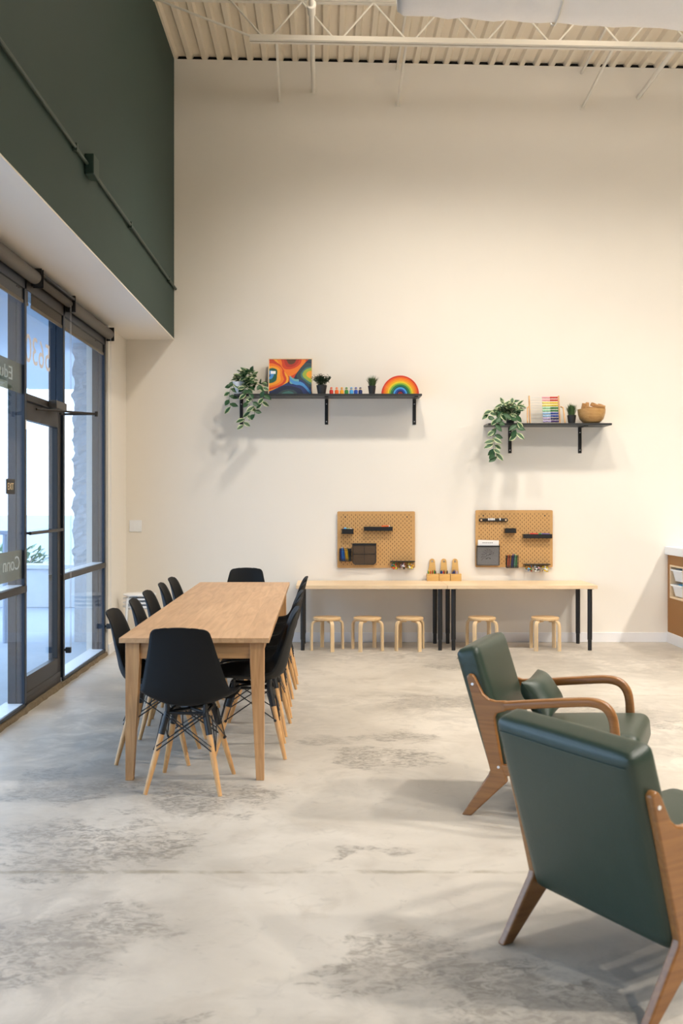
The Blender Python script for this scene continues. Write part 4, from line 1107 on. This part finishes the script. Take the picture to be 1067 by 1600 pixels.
# pencil caddies on the work tables
for i, (px0, px1, lab, pre) in enumerate(((667.3, 685.6, 'wooden pencil caddy nearest the dining table, of three on the work tables', 'nearest the dining table'), (686.3, 703.3, 'wooden pencil caddy in the middle of three on the work tables', 'in the middle'),
                             (704.0, 721, 'wooden pencil caddy nearest the reception counter, of three on the work tables', 'nearest the reception counter'))):
    YC = 9.945; x0, x1 = (px0-507)*YC/F, (px1-507)*YC/F; w = (x1-x0)/2; cx = (x0+x1)/2; dep = .085; h = .072
    t = thing('pencil_caddy', lab, 'pencil caddy', (cx, YC, ZC), 0, 'wooden pencil caddies')
    mb = MB(); mb.box(-w, w, 0, .006, 0, h); mb.box(-w, -w+.006, .006, dep, 0, h); mb.box(w-.006, w, .006, dep, 0, h); mb.box(-w+.006, w-.006, .006, dep-.008, 0, .006)
    obj('box', mb, BAMBOO, t, bev=.0015)
    # tapered handle board with a round grip hole
    hr, hz, R = .0125, .193, .027; n = 20; y0, y1 = dep-.008, dep
    outer = []; inner = []
    for k in range(n):
        a = 2*PI*k/n; dx, dz = math.cos(a), math.sin(a)
        inner.append((hr*dx, hz+hr*dz))
        if dz >= -.05: outer.append((R*dx, hz+R*dz))
        else:
            # ray towards the tapered base
            tt = 1.0; base_w = w-.012
            sx_ = dx/abs(dz)
            s_ = min(hz/abs(dz), 9)
            # side line from (R, hz) to (base_w, 0)
            sl = (base_w-R)/hz
            if abs(dx) > 1e-6:
                k2 = R/(abs(dx)-sl*abs(dz)) if abs(dx)-sl*abs(dz) > 1e-6 else 9
                s_ = min(s_, k2)
            outer.append((dx*s_, hz+dz*s_))
    # add the two base corners by snapping the nearest outer points
    bl = min(range(n), key=lambda k: (outer[k][0]+base_w)**2+outer[k][1]**2); brr = min(range(n), key=lambda k: (outer[k][0]-base_w)**2+outer[k][1]**2)
    outer[bl] = (-base_w, 0); outer[brr] = (base_w, 0)
    mb = MB(); V = [[mb.bm.verts.new((p[0], y, p[1])) for p in lst] for y in (y0, y1) for lst in (outer, inner)]
    for k in range(n):
        k2 = (k+1) % n
        for a, b in ((0, 1), (1, 3), (3, 2), (2, 0)): mb.bm.faces.new((V[a][k], V[a][k2], V[b][k2], V[b][k]))
    obj('handle', mb, BAMBOO, t, smooth=False)
    sets = (((GRN, 'green'), (YELLOW, 'yellow'), (RED, 'red'), (DKRED, 'dark red'), (AMBER, 'amber'), (BLACKC, 'black'), (GRN, 'green'), (BLACKC, 'black'), (BROWN, 'brown')),
            ((NAVY, 'navy'), (BLUE, 'blue'), (TEAL, 'teal'), (RED, 'red'), (BLACKC, 'black'), (BROWN, 'brown'), (BLACKC, 'black'), (PINK, 'pink'), (BLACKC, 'black')),
            ((NAVY, 'navy'), (NAVY, 'navy'), (BROWN, 'brown'), (NAVY, 'navy'), (PURPLE, 'purple'), (BLUE, 'blue'), (LPURP, 'pale purple')))[i]
    rr = random.Random(60+i)
    for k, (m_, c) in enumerate(sets):
        px_ = cx-w+.016+(2*w-.034)*(k/8)
        stick('colour_pencil', '%s pencil in the pencil caddy %s' % (c, pre), 'pencil', (px_, YC+.018+.022*(k % 3), ZC+.0065), (rr.uniform(-.12, .12), -.02, 1), .094+rr.uniform(-.006, .014), .0055, m_, m_, 'pencils in the caddy '+pre)

# switch plate in the corner
t = thing('switch_plate', 'white double switch plate on the back wall by the storefront', 'light switch', (-1.905, D, 1.17))
mb = MB(); mb.box(-.062, .062, -.006, -.0003, -.058, .058); obj('plate', mb, WHITEP, t, bev=.003)
mb = MB()
for sx in (-1, 1): mb.box(sx*.025-.016, sx*.025+.016, -.009, -.006, -.033, .033)
obj('rocker', mb, WHITEP, t, bev=.001)

# ------------------------------------------------------------------ reception counter with a bin niche
t = thing('reception_counter', 'reception counter clad in brown board with a white top and plinth', 'counter', (3.46, 9.25, 0))
L0, L1 = -.9, D-9.25-.0005
n0, n1, nz0, nz1 = -.02, .72, .452, .785
mb = MB()
mb.box(0, .04, L0, L1, .105, nz0); mb.box(0, .04, L0, L1, nz1, .885); mb.box(0, .04, L0, n0, nz0, nz1); mb.box(0, .04, n1, L1, nz0, nz1)
mb.box(.04, .7, L0, L0+.04, .105, .885); mb.box(.66, .7, L0+.04, L1, .105, .885)
obj('cladding', mb, CORK, t, smooth=False)
mb = MB(); mb.box(-.03, .74, L0-.04, L1, .885, .965); obj('countertop', mb, WHITEP, t, bev=.003)
mb = MB(); mb.box(-.014, .7, L0, L1, 0, .105); obj('plinth', mb, TRIM, t, bev=.003)
mb = MB(); th = .017; dp = .42
mb.box(-.004, dp, n0+.0005, n1-.0005, nz0+.0005, nz0+th); mb.box(-.004, dp, n0+.0005, n1-.0005, nz1-th, nz1-.0005); mb.box(-.004, dp, n0+.0005, n0+th, nz0+th, nz1-th); mb.box(-.004, dp, n1-th, n1-.0005, nz0+th, nz1-th)
mb.box(-.004, dp, (n0+n1)/2-th/2, (n0+n1)/2+th/2, nz0+th, nz1-th); mb.box(dp, dp+.006, n0, n1, nz0, nz1)
obj('niche', mb, PINE, t, smooth=False)
mb = MB()
for ya, yb in ((n0+th, (n0+n1)/2-th/2), ((n0+n1)/2+th/2, n1-th)):
    for zr in (.735, .585):
        for y in (ya, yb-.008): mb.box(.01, dp, y, y+.008, zr-.012, zr-.004)
obj('runner', mb, WHITEP, t)
def make_bin(label, loc, group):
    b = thing('storage_bin', label, 'storage bin', loc, 0, group)
    W, Hh, Dp = .315, .11, .38
    mb = MB(); wt = .004
    def ring(w, d, z): return [(.002+(Dp-d)/2, -w/2, z), (.002+(Dp-d)/2, w/2, z), (.002+(Dp-d)/2+d, w/2, z), (.002+(Dp-d)/2+d, -w/2, z)]
    v = ring(W-.07, Dp-.05, 0)+ring(W-.02, Dp-.006, Hh)+ring(W-.02-2*wt, Dp-.006-2*wt, Hh)+ring(W-.07-2*wt, Dp-.05-2*wt, wt)
    mb._new(v, [(0, 1, 2, 3)]+[(k*4+i, k*4+(i+1) % 4, k*4+4+(i+1) % 4, k*4+4+i) for k in range(3) for i in range(4)]+[(12, 13, 14, 15)])
    obj('tub', mb, WHITEP, b, bev=.003)
    mb = MB()
    mb.box(-.012, Dp+.004, -W/2+.002, -W/2+.014, Hh-.002, Hh+.008); mb.box(-.012, Dp+.004, W/2-.014, W/2-.002, Hh-.002, Hh+.008); mb.box(-.012, .008, -W/2+.014, W/2-.014, Hh-.010, Hh+.008); mb.box(Dp-.004, Dp+.004, -W/2+.014, W/2-.014, Hh-.002, Hh+.008)
    obj('rim', mb, WHITEP, b, bev=.002)
    return b
yc1 = 9.25+((n0+n1)/2+th/2+n1-th)/2; yc0 = 9.25+(n0+th+(n0+n1)/2-th/2)/2
G = 'white bins in the counter niche'
sb = make_bin('white plastic bin in the counter niche, upper bin next to the back wall', (3.462, yc1, .735-.108), G)
dup(sb, (3.462, yc1, .585-.108), 0, 'white plastic bin in the counter niche, lower bin next to the back wall')
dup(sb, (3.462, yc0, .735-.108), 0, 'white plastic bin in the counter niche, upper bin away from the back wall')
dup(sb, (3.462, yc0, .585-.108), 0, 'white plastic bin in the counter niche, lower bin away from the back wall')
mb = MB(); mb.cushion((.06, .12, .05), .015, (.003, .003, .003), 8)
tag(obj('craft_bag', mb, colm('bag_blue', 60, 165, 215), loc=(3.53, yc1+.03, .585-.108+.095)), 'bright blue pouch in the lower bin next to the back wall', 'pouch')

# ------------------------------------------------------------------ green armchairs (local: x forward, y left)
def make_armchair(label, loc, rz, group):
    t = thing('lounge_armchair', label, 'armchair', loc, rz, group)
    ang = math.atan2(.175, .575)
    # back cushion
    Mx = Matrix.Translation((.093, 0, .470)) @ Matrix.Rotation(-ang, 4, 'Y')
    mb = MB(); mb.cushion((.112, .572, .602), .032, (.008, .004, .004), 16, Mx); bk = obj('back_cushion', mb, LEATHER, t, angle=60)
    mb = MB()
    hwid, hh_ = .268, .262
    mb.tube([Mx @ Vector((-.0575, -hwid, hh_)), Mx @ Vector((-.0595, 0, hh_)), Mx @ Vector((-.0575, hwid, hh_))], .0016, 6)
    obj('seam', mb, LEATHER, bk)
    # seat cushion
    sa = math.radians(5)
    Ms = Matrix.Translation((.478, 0, .328)) @ Matrix.Rotation(-sa, 4, 'Y')
    mb = MB(); mb.cushion((.585, .545, .135), .042, (.004, .004, .012), 16, Ms); obj('seat_cushion', mb, LEATHER, t, angle=60)
    for sy in (-1, 1):
        y0 = sy*.283; y1 = sy*.313; yc = sy*.298
        mb = MB()
        poly = [(-.006, 0), (.038, 0), (.205, .172), (.2, .2), (.184, .24), (.155, .40), (.148, .455), (.155, .474), (.2, .489), (.2, .534), (.15, .530), (.118, .537), (.093, .558), (.058, .625), (.047, .642), (.030, .646), (.016, .632), (.062, .462), (.1257, .216), (.118, .196)]
        mb.prism(poly, min(y0, y1), max(y0, y1)); rl = obj('rear_leg', mb, WALNUT, t, bev=.007, seg=3)
        mb = MB()
        for (u, v) in ((.045, .60), (.165, .235)): mb.tube([(u, y1, v), (u, y1+sy*.0015, v)], .0065, 12)
        obj('bolt', mb, ZINC, rl)
        path = smoothpath([(.19, yc, .511), (.34, yc, .531), (.50, yc, .551), (.575, yc, .556), (.625, yc, .543), (.655, yc, .508), (.668, yc, .455), (.672, yc, .36), (.674, yc, .25), (.688, yc, .12), (.712, yc, .0)], 4)
        n_ = len(path); sizes = []
        for i in range(n_):
            f = i/(n_-1); th_ = .040 if f < .6 else .040+.010*(f-.6)/.2 if f < .8 else .050-.022*(f-.8)/.2
            sizes.append((th_, .042 if f < .62 else .036))
        mb = MB(); mb.sweep(path, sizes, Vector((0, 1, 0)), .32); obj('armrest', mb, WALNUT, t, angle=50)
        mb = MB(); mb.prism([(.175, .195), (.672, .235), (.672, .275), (.175, .245)], min(sy*.284, sy*.312), max(sy*.284, sy*.312)); obj('side_rail', mb, WALNUT, t, bev=.004)
    mb = MB(); mb.box(.60, .632, -.284, .284, .235, .272); mb.box(.20, .232, -.284, .284, .20, .237); obj('cross_rail', mb, WALNUT, t, bev=.004)
    return t
G = 'green leather armchairs'
ac = make_armchair('green leather armchair in front, turned away and cut by the frame', (.718, 2.96, 0), math.radians(29.5), G)
dup(ac, (.752, 4.829, 0), math.radians(-23), 'green leather armchair seen from the side, with a small green pillow')
# lumbar pillow on the far armchair
u = Vector((math.cos(math.radians(-23)), math.sin(math.radians(-23)), 0)); v = Vector((-u.y, u.x, 0))
pc = Vector((.752, 4.829, 0))+u*.30+v*.015
mb = MB()
n = 16; V = {}
for sgn in (-1, 1):
    for i in range(n+1):
        for j in range(n+1):
            a, b = 2*i/n-1, 2*j/n-1
            edge = abs(a) > .999 or abs(b) > .999
            pin = 1-.10*(1-a*a)*(b*b)-0
            x = a*.205*(1-.08*(1-b*b)*0)*(1-.07*(1-abs(a))*0); z = b*.112*(1-.10*(1-(a*a)))
            x *= (1-.10*(1-b*b))
            th = .062*((1-a**4)*(1-b**4))**.7
            if edge and sgn == 1: V[1, i, j] = V[-1, i, j]; continue
            V[sgn, i, j] = mb.bm.verts.new((sgn*th, x, z))
for sgn in (-1, 1):
    for i in range(n):
        for j in range(n): mb.bm.faces.new((V[sgn, i, j], V[sgn, i+1, j], V[sgn, i+1, j+1], V[sgn, i, j+1]))
PIL = obj('lumbar_pillow', mb, LEATHER, loc=(pc.x, pc.y, .512), rot=(0, math.radians(-34), math.radians(-23)), angle=70)
tag(PIL, 'small green leather pillow leaning on the back of the side-on armchair', 'pillow')
md = PIL.modifiers.new('soft', 'SUBSURF'); md.levels = 1; md.render_levels = 1

# ------------------------------------------------------------------ light
def spot_light(name, loc, power, col, size, angle, target, blend=1.0):
    l = bpy.data.lights.new(name, 'SPOT'); l.energy = power; l.color = col; l.shadow_soft_size = size; l.spot_size = math.radians(angle); l.spot_blend = blend
    o = bpy.data.objects.new(name, l); COL.objects.link(o); o.location = loc
    o.rotation_euler = (Vector(target)-Vector(loc)).to_track_quat('-Z', 'Y').to_euler(); return o
WARM = (1, .925, .82); SOFT = (1, .94, .86)
for x, e in ((.4, 250), (1.9, 235), (3.8, 165)):
    spot_light('ceiling_lamp', (x, 7.6, 5.5), e, WARM, .14, 125, (x, 8.9, 0))
spot_light('ceiling_lamp', (5.55, 7.6, 5.0), 150, WARM, .12, 130, (4.2, 8.6, 0))
for x, e in ((3.3, 400), (5.6, 900)):
    for y in (4.9, 1.8, -1.4):
        spot_light('ceiling_lamp', (x, y, 5.4), e, SOFT, .1, 140, (x-.4, y+.2, 0))
for x, y, e in ((.3, 7.75, 12), (2.3, 7.75, 12), (4.3, 7.75, 12), (3.3, 4.9, 16), (.9, 4.9, 14)):      # added point lights without fixtures, to brighten roof deck and duct
    l = bpy.data.lights.new('deck_fill_light', 'POINT'); l.energy = e; l.color = WARM; l.shadow_soft_size = .15
    o = bpy.data.objects.new('deck_fill_light', l); COL.objects.link(o); o.location = (x, y, 5.5)
W = bpy.data.worlds.new('overcast_sky'); S.world = W; W.use_nodes = True
nt = W.node_tree; bg = nt.nodes['Background']
sky = nt.nodes.new('ShaderNodeTexSky'); sky.sky_type = 'HOSEK_WILKIE'; sky.turbidity = 6; sky.sun_direction = (.5, .3, .8)
mx = nt.nodes.new('ShaderNodeMix'); mx.data_type = 'RGBA'; mx.inputs['Factor'].default_value = .25
mx.inputs['A'].default_value = (.68, .83, 1, 1); nt.links.new(sky.outputs['Color'], mx.inputs['B'])
nt.links.new(mx.outputs['Result'], bg.inputs['Color']); bg.inputs['Strength'].default_value = 4.8

# ------------------------------------------------------------------ camera
cam = bpy.data.cameras.new('camera'); co = bpy.data.objects.new('camera', cam); COL.objects.link(co)
co.location = (0, 0, EYE); co.rotation_euler = (PI/2, 0, 0)
cam.sensor_fit = 'VERTICAL'; cam.sensor_height = 36; cam.sensor_width = 24; cam.lens = 35
cam.shift_x = 26.5/1600; cam.shift_y = -20/1600
cam.dof.use_dof = True; cam.dof.focus_distance = 7.2; cam.dof.aperture_fstop = 4.0
S.camera = co
S.view_settings.view_transform = 'Standard'; S.view_settings.look = 'None'; S.view_settings.gamma = 1; S.view_settings.exposure = 0.24
